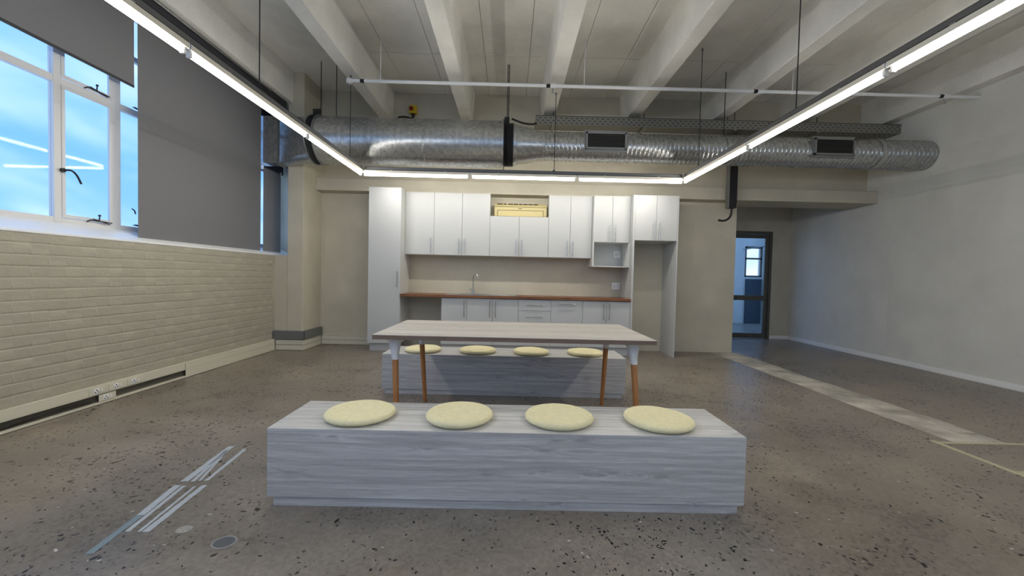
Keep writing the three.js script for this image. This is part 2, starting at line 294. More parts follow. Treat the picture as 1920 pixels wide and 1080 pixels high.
struct(mesh('baseboard_right', [box(XR - 0.014, XR, 0, 0.075, ZF, 8.4, 0.004)], M.gloss), 'white skirting board along the right wall');
// passage with the glazed door
{
  const w = setting('wall_passage', 'walls and ceiling of the dark passage beside the kitchen');
  mesh('side_wall', box(3.5, 3.81, 0, 3.0, 7.0, 8.4), M.wall, w);
  mesh('end_wall', [box(3.5, 4.52, 0, 3.0, 8.4, 8.55), box(5.60, 6.2, 0, 3.0, 8.4, 8.55), box(4.52, 5.60, 2.295, 3.0, 8.4, 8.55)], M.wall, w);
  mesh('passage_ceiling', box(3.5, 6.2, 2.9, 3.05, 6.99, 8.55), M.ceiling, w);
  struct(mesh('baseboard_passage', [box(5.60, XR - 0.014, 0, 0.075, 8.386, 8.4, 0.004)], M.gloss), 'white skirting board at the end of the passage');
  const d = setting('door_1', 'glazed door in a dark metal frame at the end of the passage');
  mesh('frame', [box(4.53, 4.58, 0, 2.29, 8.40, 8.5, 0.004), box(5.545, 5.595, 0, 2.29, 8.40, 8.5, 0.004), box(4.58, 5.545, 2.235, 2.29, 8.40, 8.5, 0.004)], M.darkFrame, d);
  mesh('leaf', [box(4.585, 4.67, 0.01, 2.228, 8.42, 8.46, 0.004), box(5.465, 5.54, 0.01, 2.228, 8.42, 8.46, 0.004), box(4.67, 5.465, 2.15, 2.228, 8.42, 8.46, 0.004), box(4.67, 5.465, 0.82, 0.925, 8.42, 8.46, 0.004), box(4.67, 5.465, 0.01, 0.115, 8.42, 8.46, 0.004)], M.darkFrame, d);
  mesh('pane', box(4.67, 5.465, 0.925, 2.15, 8.437, 8.443), M.glass, d); mesh('pane', box(4.67, 5.465, 0.115, 0.82, 8.437, 8.443), M.glass, d);
  for (const y of [0.3, 1.15, 2.0]) mesh('hinge', bar([5.542, y - 0.05, 8.418], [5.542, y + 0.05, 8.418], 0.009), M.darkFrame, d);
  mesh('handle', [bar([4.63, 1.0, 8.42], [4.63, 1.0, 8.37], 0.009), bar([4.63, 1.0, 8.37], [4.75, 1.0, 8.37], 0.009)], M.steel, d);
}
// the daylit room beyond the door
{
  const w = setting('wall_far_room', 'white walls of the daylit room beyond the glazed door');
  const Z1 = 11.55;
  mesh('end_wall', [box(3.3, 6.90, 0, 3.0, Z1, Z1 + 0.2), box(7.42, 9.4, 0, 3.0, Z1, Z1 + 0.2), box(6.90, 7.42, 2.26, 3.0, Z1, Z1 + 0.2), box(6.90, 7.42, 0, 1.36, Z1, Z1 + 0.2)], M.wallRight, w);
  mesh('side_wall', [box(9.2, 9.4, 0, 0.3, 8.55, Z1), box(9.2, 9.4, 2.85, 3.0, 8.55, Z1), box(3.3, 3.5, 0, 0.3, 8.55, Z1), box(3.3, 3.5, 2.85, 3.0, 8.55, Z1), box(6.2, 9.4, 0, 3.0, 8.4, 8.55)], M.wallRight, w);  // unseen sides left almost fully open, shaped to let in more daylight
  mesh('far_ceiling', [box(3.3, 9.4, 3.0, 3.15, 8.4, 8.7), box(3.3, 9.4, 3.0, 3.15, 11.5, Z1 + 0.2), box(3.3, 3.6, 3.0, 3.15, 8.7, 11.5), box(9.1, 9.4, 3.0, 3.15, 8.7, 11.5)], M.wallRight, w); // unseen skylight opening, added to brighten the far room
  mesh('nib_wall', box(7.44, 7.9, 0, 3.0, 11.2, Z1), M.wallRight, w);
  mesh('nib_skirting', box(7.425, 7.44, 0, 0.1, 11.19, Z1), M.gloss, w);
  const v = setting('window_9', 'small window with one crossbar in the far room');
  mesh('frame', [box(6.90, 6.96, 1.36, 2.26, Z1 + 0.02, Z1 + 0.07), box(7.38, 7.42, 1.36, 2.26, Z1 + 0.02, Z1 + 0.07), box(6.9, 7.42, 1.36, 1.41, Z1 + 0.02, Z1 + 0.07), box(6.9, 7.42, 1.88, 1.93, Z1 + 0.02, Z1 + 0.07), box(6.9, 7.42, 2.2, 2.26, Z1 + 0.02, Z1 + 0.07)], M.darkFrame, v);
  mesh('pane', box(6.96, 7.38, 1.41, 1.88, Z1 + 0.04, Z1 + 0.046), M.glass, v); mesh('pane', box(6.96, 7.38, 1.93, 2.2, Z1 + 0.04, Z1 + 0.046), M.glass, v);
  const b = tag(mesh('curtain_rail', [bar([6.8, 2.16, Z1 - 0.06], [7.4, 2.27, 11.15], 0.016)], M.strut), 'grey rail above the small window in the far room', 'rail');
  tag(mesh('wall_panel', box(6.93, 7.39, 0.0, 1.305, Z1 - 0.05, Z1 - 0.001, 0.004), M.slate), 'dark slate blue panel under the small window in the far room', 'panel');
}
// left wall: painted bricks under the windows
{
  const w = setting('wall_left', 'cream painted brick wall under the windows');
  mesh('masonry', [box(XO, XL - 0.005, 0, 1.45, ZF, ZB + 0.1)], M.mortar, w);
  mesh('plain_wall', [box(XL - 0.005, XL, 0, 1.45, ZF, 1.72), box(XL - 0.005, XL, 0, 0.17, 1.72, 6.08)], M.mortar, w);
  mesh('wall_end', [box(XO, XL + 0.02, 0, SLAB, ZB - 0.02, ZB + 0.1), box(XO, XL, 1.45, SLAB, ZF, ZF + 0.06)], M.wall, w);
  // sloping sill
  const s = new THREE.Shape(); s.moveTo(XL + 0.004, 1.45); s.lineTo(XL + 0.004, 1.462); s.lineTo(XL - 0.01, 1.474); s.lineTo(XW + 0.02, SILL); s.lineTo(XO, SILL); s.lineTo(XO, 1.45); s.closePath();
  const g = new THREE.ExtrudeGeometry(s, { depth: ZB - 0.02 - (ZF + 0.06), bevelEnabled: false }); g.translate(0, 0, -(ZB - 0.02)); mesh('sill', triUV(g), M.gloss, w);
  // bricks: a few worn shapes, shared
  const r = rng(41);
  const brickGeo = (len, h, seed) => {
    const q = rng(seed), j = () => (q() - 0.5), A = [], hx = len / 2, hy = h / 2, d = 0.0075;
    const ring = (ix, iy, x, am) => [[-hx + ix, -hy + iy], [hx - ix, -hy + iy], [hx - ix, hy - iy], [-hx + ix, hy - iy]].map(([z, y]) => [x + j() * 0.0018, y + j() * am, z + j() * am * 1.6]);
    const r0 = ring(-0.002, -0.001, -0.0045, 0.001), r1 = ring(0.0008, 0.0035, -0.0008, 0.004), r2 = ring(0.008, 0.012, 0.0004, 0.006);
    const quad = (a, b, c, e) => A.push(...a, ...b, ...c, ...a, ...c, ...e);
    for (const [u, v] of [[r0, r1], [r1, r2]]) for (let k = 0; k < 4; k++) quad(v[k], u[k], u[(k + 1) % 4], v[(k + 1) % 4]);
    quad(r2[0], r2[1], r2[2], r2[3]);
    const gg = new THREE.BufferGeometry(); gg.setAttribute('position', new THREE.Float32BufferAttribute(A, 3));
    const m = mergeVertices(gg); m.computeVertexNormals(); const n = m.toNonIndexed(); // face the room (+X)
    const out = bare(triUV(n)); return out;
  };
  const H0 = 0.0862, full = [], half = []; for (let k = 0; k < 7; k++) { full.push(brickGeo(0.2322, H0 - 0.005, 100 + k)); half.push(brickGeo(0.1162, H0 - 0.005, 200 + k)); }
  for (let c = 0; c < 15; c++) {
    let z = 1.72 + (c % 2 ? 0 : -0.0), n = 0; const y = 0.165 + (c + 0.5) * H0;
    while (z < 6.075) {
      const hb = (n === 0 && c % 2) || z + 0.232 > 6.09; const len = hb ? 0.116 : 0.232;
      if (z + len > 6.12) break;
      const m = new THREE.Mesh((hb ? half : full)[Math.floor(r() * 7)], M.brick[Math.floor(r() * 4)]); m.name = 'brick'; m.castShadow = m.receiveShadow = true;
      m.position.set(XL - 0.001 + (r() - 0.5) * 0.0024, y + (r() - 0.5) * 0.004, -(z + len / 2)); m.rotation.x = (r() - 0.5) * 0.008; m.rotation.y = (r() - 0.5) * 0.006; w.add(m);
      z += len; n++;
    }
  }
}
// pillar in the corner
{
  const p = setting('pillar', 'plastered concrete pillar in the corner beside the windows');
  mesh('shaft', [box(-3.41, -3.17, 0, SLAB + 0.02, 6.08, ZB + 0.02, 0.006)], M.wall, p);
  mesh('nib', [box(-3.61, -3.40, 0, 1.455, 6.085, ZB)], M.wall, p);
}
// windows: steel frames with panes, all along the left wall
{
  const bounds = [-2.14, -1.45, 0.81, 2.34, 3.875, 5.405, 6.60], cols = 3;
  for (let n = 0; n + 1 < bounds.length; n++) {
    const z0 = bounds[n], z1 = bounds[n + 1], k = n === 1 ? 4 : (n === 5 ? 2 : cols), win = setting('window_' + (n + 1), 'white steel framed window in the left wall'), fx0 = XW - 0.02, fx1 = XW + 0.02;
    const f = [box(fx0, fx1, SILL - 0.01, HEAD, z0 + 0.0005, z0 + 0.045, 0.004), box(fx0, fx1, SILL - 0.01, HEAD, z1 - 0.045, z1 - 0.0005, 0.004), box(fx0, fx1, SILL - 0.01, SILL + 0.045, z0 + 0.044, z1 - 0.044), box(fx0, fx1, HEAD - 0.05, HEAD, z0 + 0.044, z1 - 0.044)];
    const rails = [[SILL + 0.045, 2.74], [2.80, 3.28], [3.33, HEAD - 0.05]];
    f.push(box(fx0, fx1 - 0.001, 2.74, 2.80, z0 + 0.044, z1 - 0.044), box(fx0, fx1 - 0.001, 3.28, 3.33, z0 + 0.044, z1 - 0.044));
    mesh('frame', f, M.frame, win);
    const zs = [z0 + 0.045]; for (let c = 1; c < k; c++) zs.push(n < 5 && c === k - 1 && k === 3 ? z1 - 0.5 + 0.0 : z0 + (z1 - z0) / k * c); zs.push(z1 - 0.045);
    for (let c = 0; c < k; c++) {
      const a = zs[c] + (c ? 0.028 : 0), b = zs[c + 1] - (c + 1 < k ? 0.028 : 0);
      if (c) mesh('mullion', box(fx0 - 0.004, fx1 + 0.006, SILL, HEAD, zs[c] - 0.028, zs[c] + 0.028, 0.005), M.frame, win);
      for (const [y0, y1] of rails) {
        const pane = mesh('pane', box(XW - 0.003, XW + 0.003, y0, y1, a, b), M.glass, win); if (y0 < 2) pane.rotation.y = 0;
        // putty bead and opening light round the lower right pane
        if (n === 3 && c === k - 1 && y0 < 3) mesh('casement', [box(fx1, fx1 + 0.012, y0 + 0.001, y0 + 0.03, a, b, 0.003), box(fx1, fx1 + 0.012, y1 - 0.03, y1 - 0.001, a, b, 0.003), box(fx1, fx1 + 0.012, y0 + 0.03, y1 - 0.03, a, a + 0.026, 0.003), box(fx1, fx1 + 0.012, y0 + 0.03, y1 - 0.03, b - 0.03, b, 0.003)], M.frame, win);
      }
    }
    if (n === 3) { // catch and stays of the opening lights
      const x = XW + 0.045;
      mesh('catch', [tube([[x, 2.02, 3.40], [x + 0.03, 2.025, 3.43], [x + 0.03, 2.0, 3.47], [x + 0.025, 1.93, 3.515]], 0.008, 24, 8), disc(x - 0.005, 2.02, 3.40, 0.017, 0.02, 'x')], M.black, win);
      const stay = (y, z) => mesh('stay', [bar([x, y, z], [x, y - 0.005, z + 0.19], 0.005), bar([x, y, z], [x - 0.015, y - 0.02, z - 0.02], 0.005), bar([x, y + 0.012, z + 0.02], [x, y - 0.02, z + 0.17], 0.004), bar([x, y, z + 0.075], [x, y + 0.045, z + 0.078], 0.005), disc(x, y + 0.05, z + 0.078, 0.009, 0.012, 'x', 12)], M.black, win);
      stay(2.812, 3.60); stay(1.63, 3.615);
    }
    if (n === 4) { const x = XW + 0.045; mesh('stay', [bar([x, 2.812, 4.02], [x, 2.80, 4.2], 0.005), bar([x, 2.822, 4.04], [x, 2.79, 4.18], 0.004)], M.black, win); mesh('stay', [bar([x, 1.635, 4.02], [x, 1.625, 4.2], 0.005), bar([x, 1.645, 4.04], [x, 1.62, 4.18], 0.004)], M.black, win); mesh('catch', tube([[XW + 0.03, 1.80, 4.02], [XW + 0.045, 1.785, 4.03], [XW + 0.045, 1.75, 4.045]], 0.006, 12, 8), M.black, win); }
  }
}

// ------------------------------------------------------------------ furniture
function bench(x0, z0, label) {
  const L = 2.449, D = 0.442, h = 0.405, o = thing('bench', label, 'bench', 'grey wood effect benches'), t = 0.018;
  mesh('top', box(x0, x0 + L, h - t, h, z0, z0 + D, 0.0015), M.bench, o);
  mesh('front_panel', box(x0, x0 + L, 0.05, h - t - 0.0005, z0, z0 + t, 0.0015), M.bench, o);
  mesh('back_panel', box(x0, x0 + L, 0.05, h - t - 0.0005, z0 + D - t, z0 + D, 0.0015), M.bench, o);
  for (const x of [x0, x0 + L - t]) mesh('side_panel', box(x, x + t, 0.05, h - t - 0.0005, z0 + t, z0 + D - t), M.bench, o);
  mesh('plinth', [box(x0 + 0.028, x0 + L - 0.028, 0, 0.0495, z0 + 0.012, z0 + 0.028), box(x0 + 0.028, x0 + L - 0.028, 0, 0.0495, z0 + D - 0.028, z0 + D - 0.012), box(x0 + 0.028, x0 + 0.044, 0, 0.0495, z0 + 0.028, z0 + D - 0.028), box(x0 + L - 0.044, x0 + L - 0.028, 0, 0.0495, z0 + 0.028, z0 + D - 0.028), box(x0 + 0.044, x0 + L - 0.044, 0.03, 0.0495, z0 + 0.028, z0 + D - 0.028)], M.bench, o);
}
bench(-1.214, 1.992, 'long grey wood effect bench with four cushions, farther from the kitchen than the table');
bench(-1.257, 3.94, 'long grey wood effect bench with four cushions between table and kitchen units');
{
  const pts = [[0, 0], [0.150, 0], [0.168, 0.003], [0.181, 0.009], [0.188, 0.018], [0.187, 0.026], [0.181, 0.033], [0.170, 0.0375], [0.15, 0.0385], [0.11, 0.037], [0.06, 0.0355], [0.001, 0.035]].map((p) => new THREE.Vector2(...p));
  const sp = new THREE.SplineCurve(pts).getPoints(44); sp.forEach((p) => { p.x = Math.max(p.x, 0); p.y = Math.max(p.y, 0); });
  const make = (seed) => {
    const g = new THREE.LatheGeometry(sp, 72), p = g.attributes.position;
    for (let i = 0; i < p.count; i++) { const x = p.getX(i), y = p.getY(i), z = p.getZ(i), a = Math.atan2(z, x), k = 1 + 0.012 * Math.sin(a * 2 + seed) + 0.007 * Math.sin(a * 3 + seed * 2); p.setX(i, x * k); p.setZ(i, z * k); if (y > 0.02) p.setY(i, y + (fbm(x * 7 + seed * 3, z * 7 + 5, 2, 2) - 0.5) * 0.006); }
    g.computeVertexNormals(); const uv = g.attributes.uv; for (let i = 0; i < p.count; i++) { uv.setXY(i, p.getX(i), p.getZ(i)); } return g;
  };
  const gs = [1, 2.3, 3.1, 4.4].map(make);
  const put = (x, z, k, label, group) => { const m = mesh('seat_cushion', gs[k % 4], M.felt); m.position.set(x, 0.4055, -z); m.rotation.y = k * 1.3; tag(m, label, 'cushion', group); };
  const ord = ['first', 'second', 'third', 'fourth'];
  [[-0.815, 2.19], [-0.262, 2.19], [0.295, 2.19], [0.85, 2.18]].forEach(([x, z], k) => put(x, z, k, 'round pale yellow seat pad, ' + ord[k] + ' from the window, bench away from the kitchen', 'cushions on the bench away from the kitchen'));
  [[-0.89, 4.13], [-0.316, 4.13], [0.245, 4.12], [0.815, 4.135]].forEach(([x, z], k) => put(x, z, k + 1, 'round pale yellow seat pad, ' + ord[k] + ' from the window, bench by the kitchen', 'cushions on the bench by the kitchen'));
}
{
  const t = thing('dining_table', 'long grey wood effect table on splayed beech legs between the two benches', 'table');
  const x0 = -0.98, x1 = 1.08, z0 = 2.837, z1 = 3.82, h = 0.763;
  mesh('tabletop', box(x0, x1, h - 0.004, h, z0, z1, 0.001), M.table, t);
  mesh('edge_band', box(x0, x1, h - 0.034, h - 0.004, z0, z1, 0.001), M.tableEdge, t);
  const leg = (tx, tz, bx, bz) => {
    const y1 = h - 0.034, dir = (y) => { const k = (y1 - y) / y1; return [mix(tx, bx, k), y, mix(tz, bz, k)]; };
    const g = mesh('leg', bar(dir(0), dir(y1 - 0.155), 0.0185, 0.0235, 24), M.leg, t); // tapering beech leg
    // flared cast bracket
    const prof = [[0.086, 0], [0.077, 0.006], [0.06, 0.02], [0.047, 0.045], [0.037, 0.085], [0.0295, 0.125], [0.0262, 0.165], [0.0255, 0.168]], N = 28, A = [], I = [];
    prof.forEach(([r, d]) => { const c = dir(y1 - d), k = clamp(1 - d / 0.09); for (let n = 0; n < N; n++) { const a = n / N * Math.PI * 2; A.push(c[0] + Math.cos(a) * r, c[1], -(c[2] + Math.sin(a) * r * mix(1, 0.8, k))); } });
    for (let q = 0; q + 1 < prof.length; q++) for (let n = 0; n < N; n++) { const a = q * N + n, b = q * N + (n + 1) % N; I.push(a, b, a + N, b, b + N, a + N); }
    const bg = new THREE.BufferGeometry(); bg.setAttribute('position', new THREE.Float32BufferAttribute(A, 3)); bg.setIndex(I); bg.computeVertexNormals(); bg.setAttribute('uv', new THREE.BufferAttribute(new Float32Array(A.length / 3 * 2), 2));
    const b = mesh('leg_bracket', bg, M.gloss, t); b.userData.label = 'white flared metal bracket';
  };
  leg(-0.862, 3.0, -0.80, 2.87); leg(0.955, 3.0, 0.975, 2.87); leg(-0.80, 3.62, -0.777, 3.735); leg(0.912, 3.62, 0.909, 3.735);
}

// ------------------------------------------------------------------ kitchen
function handleV(x, y0, y1, z, parent) { mesh('handle', [bar([x, y0, z - 0.03], [x, y1, z - 0.03], 0.0065), bar([x, y0 + 0.03, z - 0.03], [x, y0 + 0.03, z], 0.0045), bar([x, y1 - 0.03, z - 0.03], [x, y1 - 0.03, z], 0.0045)], M.chrome, parent); }
function handleH(x0, x1, y, z, parent) { mesh('handle', [bar([x0, y, z - 0.03], [x1, y, z - 0.03], 0.0065), bar([x0 + 0.03, y, z - 0.03], [x0 + 0.03, y, z], 0.0045), bar([x1 - 0.03, y, z - 0.03], [x1 - 0.03, y, z], 0.0045)], M.chrome, parent); }
const GAP = 0.002;
function door(o, x0, x1, y0, y1, z, hx, hy0, hy1) { const d = mesh('door', box(x0 + GAP, x1 - GAP, y0 + GAP, y1 - GAP, z, z + 0.017, 0.0015), M.white, o); if (hx !== undefined) handleV(hx, hy0, hy1, z, d); return d; }
function carcass(o, x0, x1, y0, y1, z0, z1, t = 0.016, lid = true) { mesh('body', [box(x0, x0 + t, y0, y1, z0, z1), box(x1 - t, x1, y0, y1, z0, z1), box(x0 + t, x1 - t, y0, y0 + t, z0, z1), ...(lid ? [box(x0 + t, x1 - t, y1 - t, y1, z0, z1)] : []), box(x0 + t, x1 - t, y0 + t, y1 - t, z1 - 0.006, z1)], M.carcass, o); }
{
  const WB = ZB - 0.002;
  const tall = thing('tall_cabinet', 'tall white broom cabinet with one full height door', 'cabinet');
  carcass(tall, -2.19, -1.69, 0.125, 2.54, 6.138, 6.44); 
  mesh('body_back', box(-2.19, -1.69, 0.125, 2.535, 6.44, WB), M.carcass, tall);
  door(tall, -2.19, -1.69, 0.125, 2.54, 6.12, -1.735, 1.0, 1.25);
  mesh('kickboard', box(-2.17, -1.70, 0, 0.1245, 6.175, 6.19), M.white, tall);
  // wall cabinets
  const UZ = 6.36, UB = 1.53, UT = 2.527, grp = 'white wall cabinets';
  const single = thing('wall_cabinet', 'white wall cabinet with a single door beside the tall cabinet', 'cabinet', grp);
  carcass(single, -1.688, -1.228, UB, UT, UZ + 0.018, WB); door(single, -1.688, -1.227, UB, UT, UZ, -1.275, 1.555, 1.80);
  const pair = (x0, xm, x1, y0, y1, z, label, h0, h1) => { const o = thing('wall_cabinet', label, 'cabinet', grp); carcass(o, x0 + 0.0005, x1 - 0.0005, y0, y1, z + 0.018, WB); door(o, x0, xm, y0, y1, z, xm - 0.045, h0, h1); door(o, xm, x1, y0, y1, z, xm + 0.045, h0, h1); return o; };
  pair(-1.227, -0.777, -0.331, UB, UT, UZ, 'white wall cabinet with two doors, between the single door one and the air conditioner', 1.555, 1.80);
  pair(-0.331, 0.139, 0.611, UB, 2.175, UZ, 'short white wall cabinet with two doors under the air conditioner', 1.555, 1.80);
  pair(0.611, 0.961, 1.309, UB, UT, UZ, 'white wall cabinet with two narrow tall doors beside the air conditioner', 1.555, 1.80);
  const mw = pair(1.313, 1.612, 1.894, 1.785, 2.52, 6.26, 'white wall cabinet with two small doors over an open microwave shelf', 1.80, 2.05);
  mesh('side_panel', box(1.313, 1.329, 1.41, 1.785, 6.26, WB), M.carcass, mw); mesh('side_panel', box(1.878, 1.894, 1.41, 1.785, 6.26, WB), M.carcass, mw); mesh('shelf', box(1.313, 1.894, 1.394, 1.41, 6.255, WB), M.white, mw); mesh('back_panel', box(1.329, 1.878, 1.41, 1.785, WB - 0.006, WB), M.carcass, mw);
  // refrigerator housing
  const fr = thing('refrigerator_housing', 'tall white open refrigerator housing with two doors at the top', 'cabinet');
  mesh('side_panel', box(1.895, 1.927, 0, 2.517, 6.12, WB, 0.001), M.white, fr); mesh('side_panel', box(2.585, 2.603, 0, 2.517, 6.12, WB, 0.001), M.white, fr);
  mesh('bottom_panel', box(1.927, 2.585, 1.815, 1.831, 6.14, WB), M.carcass, fr); mesh('top_panel', box(1.927, 2.585, 2.50, 2.517, 6.14, 6.44), M.carcass, fr);
  door(fr, 1.927, 2.258, 1.815, 2.516, 6.12, 2.213, 1.84, 2.09); door(fr, 2.258, 2.585, 1.815, 2.516, 6.12, 2.303, 1.84, 2.09);
  // base cabinets
  const BZ = 6.13, BB = 0.13, BT = 0.862, bg = 'white base cabinets';
  const base = (x0, x1, label) => { const o = thing('base_cabinet', label, 'cabinet', bg); carcass(o, x0 + 0.0005, x1 - 0.0005, BB, BT - 0.003, BZ + 0.018, WB, 0.016, false); mesh('kickboard', box(x0, x1, 0, BB - 0.002, BZ + 0.05, BZ + 0.066), M.white, o); return o; };
  const b1 = base(-1.05, -0.65, 'white base cabinet with one door at the open bay under the worktop'); door(b1, -1.05, -0.65, BB, BT - 0.006, BZ, -0.695, 0.565, 0.825);
  const b2 = base(-0.65, 0.148, 'white base cabinet with two doors under the sink'); door(b2, -0.65, -0.252, BB, BT - 0.006, BZ, -0.297, 0.565, 0.825); door(b2, -0.252, 0.148, BB, BT - 0.006, BZ, -0.207, 0.565, 0.825);
  const b3 = base(0.148, 0.656, 'white base cabinet with a stack of drawers'); [[0.683, 0.856], [0.497, 0.683], [0.313, 0.497], [0.13, 0.313]].forEach(([a, b]) => { const d = mesh('drawer', box(0.15, 0.654, a + GAP, b - GAP, BZ, BZ + 0.017, 0.0015), M.white, b3); handleH(0.272, 0.532, (a + b) / 2, BZ, d); });
  const b4 = base(0.656, 1.153, 'white base cabinet with one plain front and a level bar handle'); { const d = mesh('door', box(0.658, 1.151, BB + GAP, BT - 0.006, BZ, BZ + 0.017, 0.0015), M.white, b4); handleH(0.775, 1.035, 0.80, BZ, d); }
  const b5 = base(1.153, 1.894, 'white base cabinet with two doors beside the refrigerator housing'); door(b5, 1.153, 1.523, BB, BT - 0.006, BZ, 1.478, 0.565, 0.825); door(b5, 1.523, 1.894, BB, BT - 0.006, BZ, 1.568, 0.565, 0.825);
  // worktop with a cut out for the basin
  const s = new THREE.Shape(); s.moveTo(-1.688, 6.095); s.lineTo(1.894, 6.095); s.lineTo(1.894, WB); s.lineTo(-1.688, WB); s.closePath();
  const hole = new THREE.Path(); hole.moveTo(-0.82, 6.2); hole.lineTo(-0.42, 6.2); hole.lineTo(-0.42, 6.52); hole.lineTo(-0.82, 6.52); hole.closePath(); s.holes.push(hole);
  const g = new THREE.ExtrudeGeometry(s, { depth: 0.034, bevelEnabled: true, bevelSize: 0.002, bevelThickness: 0.002, bevelSegments: 1, bevelOffset: -0.002 }); g.rotateX(-Math.PI / 2); g.translate(0, 0.865, 0);
  tag(mesh('worktop', bare(triUV(g)), M.counter), 'oiled brown wooden kitchen worktop running between tall cabinet and refrigerator housing', 'worktop');
  const sk = thing('sink', 'stainless steel inset sink with draining board in the wooden worktop', 'sink');
  const y = 0.9015;
  mesh('rim', [box(-1.0, -0.81, y, y + 0.006, 6.14, 6.60, 0.002), box(-0.43, 0.12, y, y + 0.006, 6.14, 6.60, 0.002), box(-0.81, -0.43, y, y + 0.006, 6.14, 6.21, 0.002), box(-0.81, -0.43, y, y + 0.006, 6.51, 6.60, 0.002)], M.steel, sk);
  mesh('basin', [box(-0.81, -0.806, 0.73, y, 6.21, 6.51), box(-0.434, -0.43, 0.73, y, 6.21, 6.51), box(-0.806, -0.434, 0.73, y, 6.21, 6.214), box(-0.806, -0.434, 0.73, y, 6.506, 6.51), box(-0.806, -0.434, 0.73, 0.734, 6.214, 6.506)], M.steel, sk);
  mesh('drainer_rib', Array.from({ length: 7 }, (_, k) => bar([-0.3, y + 0.006, 6.22 + k * 0.05], [0.07, y + 0.006, 6.22 + k * 0.05], 0.004, 0.004, 8)), M.steel, sk);
  const tp = thing('tap', 'chrome swan neck mixer tap on the sink', 'tap');
  mesh('body', [bar([-0.60, 0.9078, 6.56], [-0.60, 0.985, 6.56], 0.022, 0.019, 20), disc(-0.60, 0.911, 6.56, 0.028, 0.008, 'y')], M.chrome, tp);
  mesh('spout', tube([[-0.60, 0.98, 6.56], [-0.60, 1.10, 6.56], [-0.598, 1.19, 6.555], [-0.575, 1.228, 6.54], [-0.54, 1.225, 6.52], [-0.52, 1.19, 6.505], [-0.517, 1.165, 6.503]], 0.0105, 50, 12), M.chrome, tp);
  mesh('lever', [bar([-0.60, 0.965, 6.555], [-0.625, 0.97, 6.54], 0.008), bar([-0.625, 0.97, 6.54], [-0.655, 1.005, 6.52], 0.006)], M.chrome, tp);
}
{ // air conditioner over the short cabinet
  const a = thing('air_conditioner', 'aged cream split air conditioner set between the wall cabinets', 'air conditioner');
  const s = new THREE.Shape(); s.moveTo(0, 0); s.lineTo(0.17, 0); s.quadraticCurveTo(0.192, 0.002, 0.195, 0.03); s.lineTo(0.19, 0.165); s.quadraticCurveTo(0.185, 0.19, 0.15, 0.21); s.lineTo(0, 0.212); s.closePath();
  const g = new THREE.ExtrudeGeometry(s, { depth: 0.84, bevelEnabled: true, bevelSize: 0.004, bevelThickness: 0.006, bevelSegments: 2 }); g.rotateY(Math.PI / 2); // profile x -> -z
  g.translate(-0.262, 2.184, -6.657 ); // shape x runs towards the wall after the turn: mirror
  const p = g.attributes.position; for (let i = 0; i < p.count; i++) p.setZ(i, -6.653 - (p.getZ(i) + 6.657)); const idx = g.index; const q = idx ? g.toNonIndexed() : g; { const pp = q.attributes.position; for (let i = 0; i < pp.count; i += 3) { const t = [pp.getX(i + 1), pp.getY(i + 1), pp.getZ(i + 1)]; pp.setXYZ(i + 1, pp.getX(i + 2), pp.getY(i + 2), pp.getZ(i + 2)); pp.setXYZ(i + 2, ...t); } q.deleteAttribute('normal'); q.computeVertexNormals(); }
  mesh('casing', bare(triUV(q)), M.aged, a);
  mesh('front_panel', box(-0.212, 0.522, 2.19, 2.282, 6.4475, 6.456, 0.002), M.aged, a); mesh('panel_gap', box(-0.219, 0.529, 2.186, 2.289, 6.4505, 6.458), M.agedDark, a);
  mesh('panel_groove', [box(-0.262, 0.578, 2.341, 2.345, 6.4525, 6.464)], M.agedDark, a);
  for (const [x0, x1] of [[-0.225, -0.14], [-0.12, -0.075], [-0.045, 0.03], [0.04, 0.115], [0.13, 0.18], [0.195, 0.27], [0.28, 0.355], [0.37, 0.44]]) mesh('vent_slot', box(x0, x1, 2.366, 2.3985, 6.478, 6.535), M.agedDark, a);
  mesh('badge', box(0.12, 0.18, 2.312, 2.320, 6.4505, 6.4585), M.agedDark, a);
}
function socket(x, y, z, w, h, pins, label) {
  const o = thing('wall_socket', label, 'socket'); mesh('plate', box(x, x + w, y, y + h, z - 0.012, z, 0.003), M.gloss, o);
  for (const [px, py, r] of pins) mesh('pin_hole', disc(x + w * px, y + h * py, z - 0.0125, r, 0.003, 'z', 12), M.black, o);
  mesh('switch', box(x + w * 0.66, x + w * 0.82, y + h * 0.62, y + h * 0.82, z - 0.015, z - 0.011, 0.001), M.cream, o);
}
socket(1.745, 1.56, 6.645, 0.118, 0.118, [[0.36, 0.62, 0.007], [0.22, 0.42, 0.006], [0.5, 0.42, 0.006]], 'white single wall socket in the open microwave shelf');
socket(1.735, 1.03, 6.658, 0.135, 0.118, [[0.28, 0.56, 0.006], [0.18, 0.36, 0.005], [0.38, 0.36, 0.005], [0.72, 0.56, 0.006], [0.62, 0.36, 0.005], [0.82, 0.36, 0.005]], 'white double wall socket above the worktop');

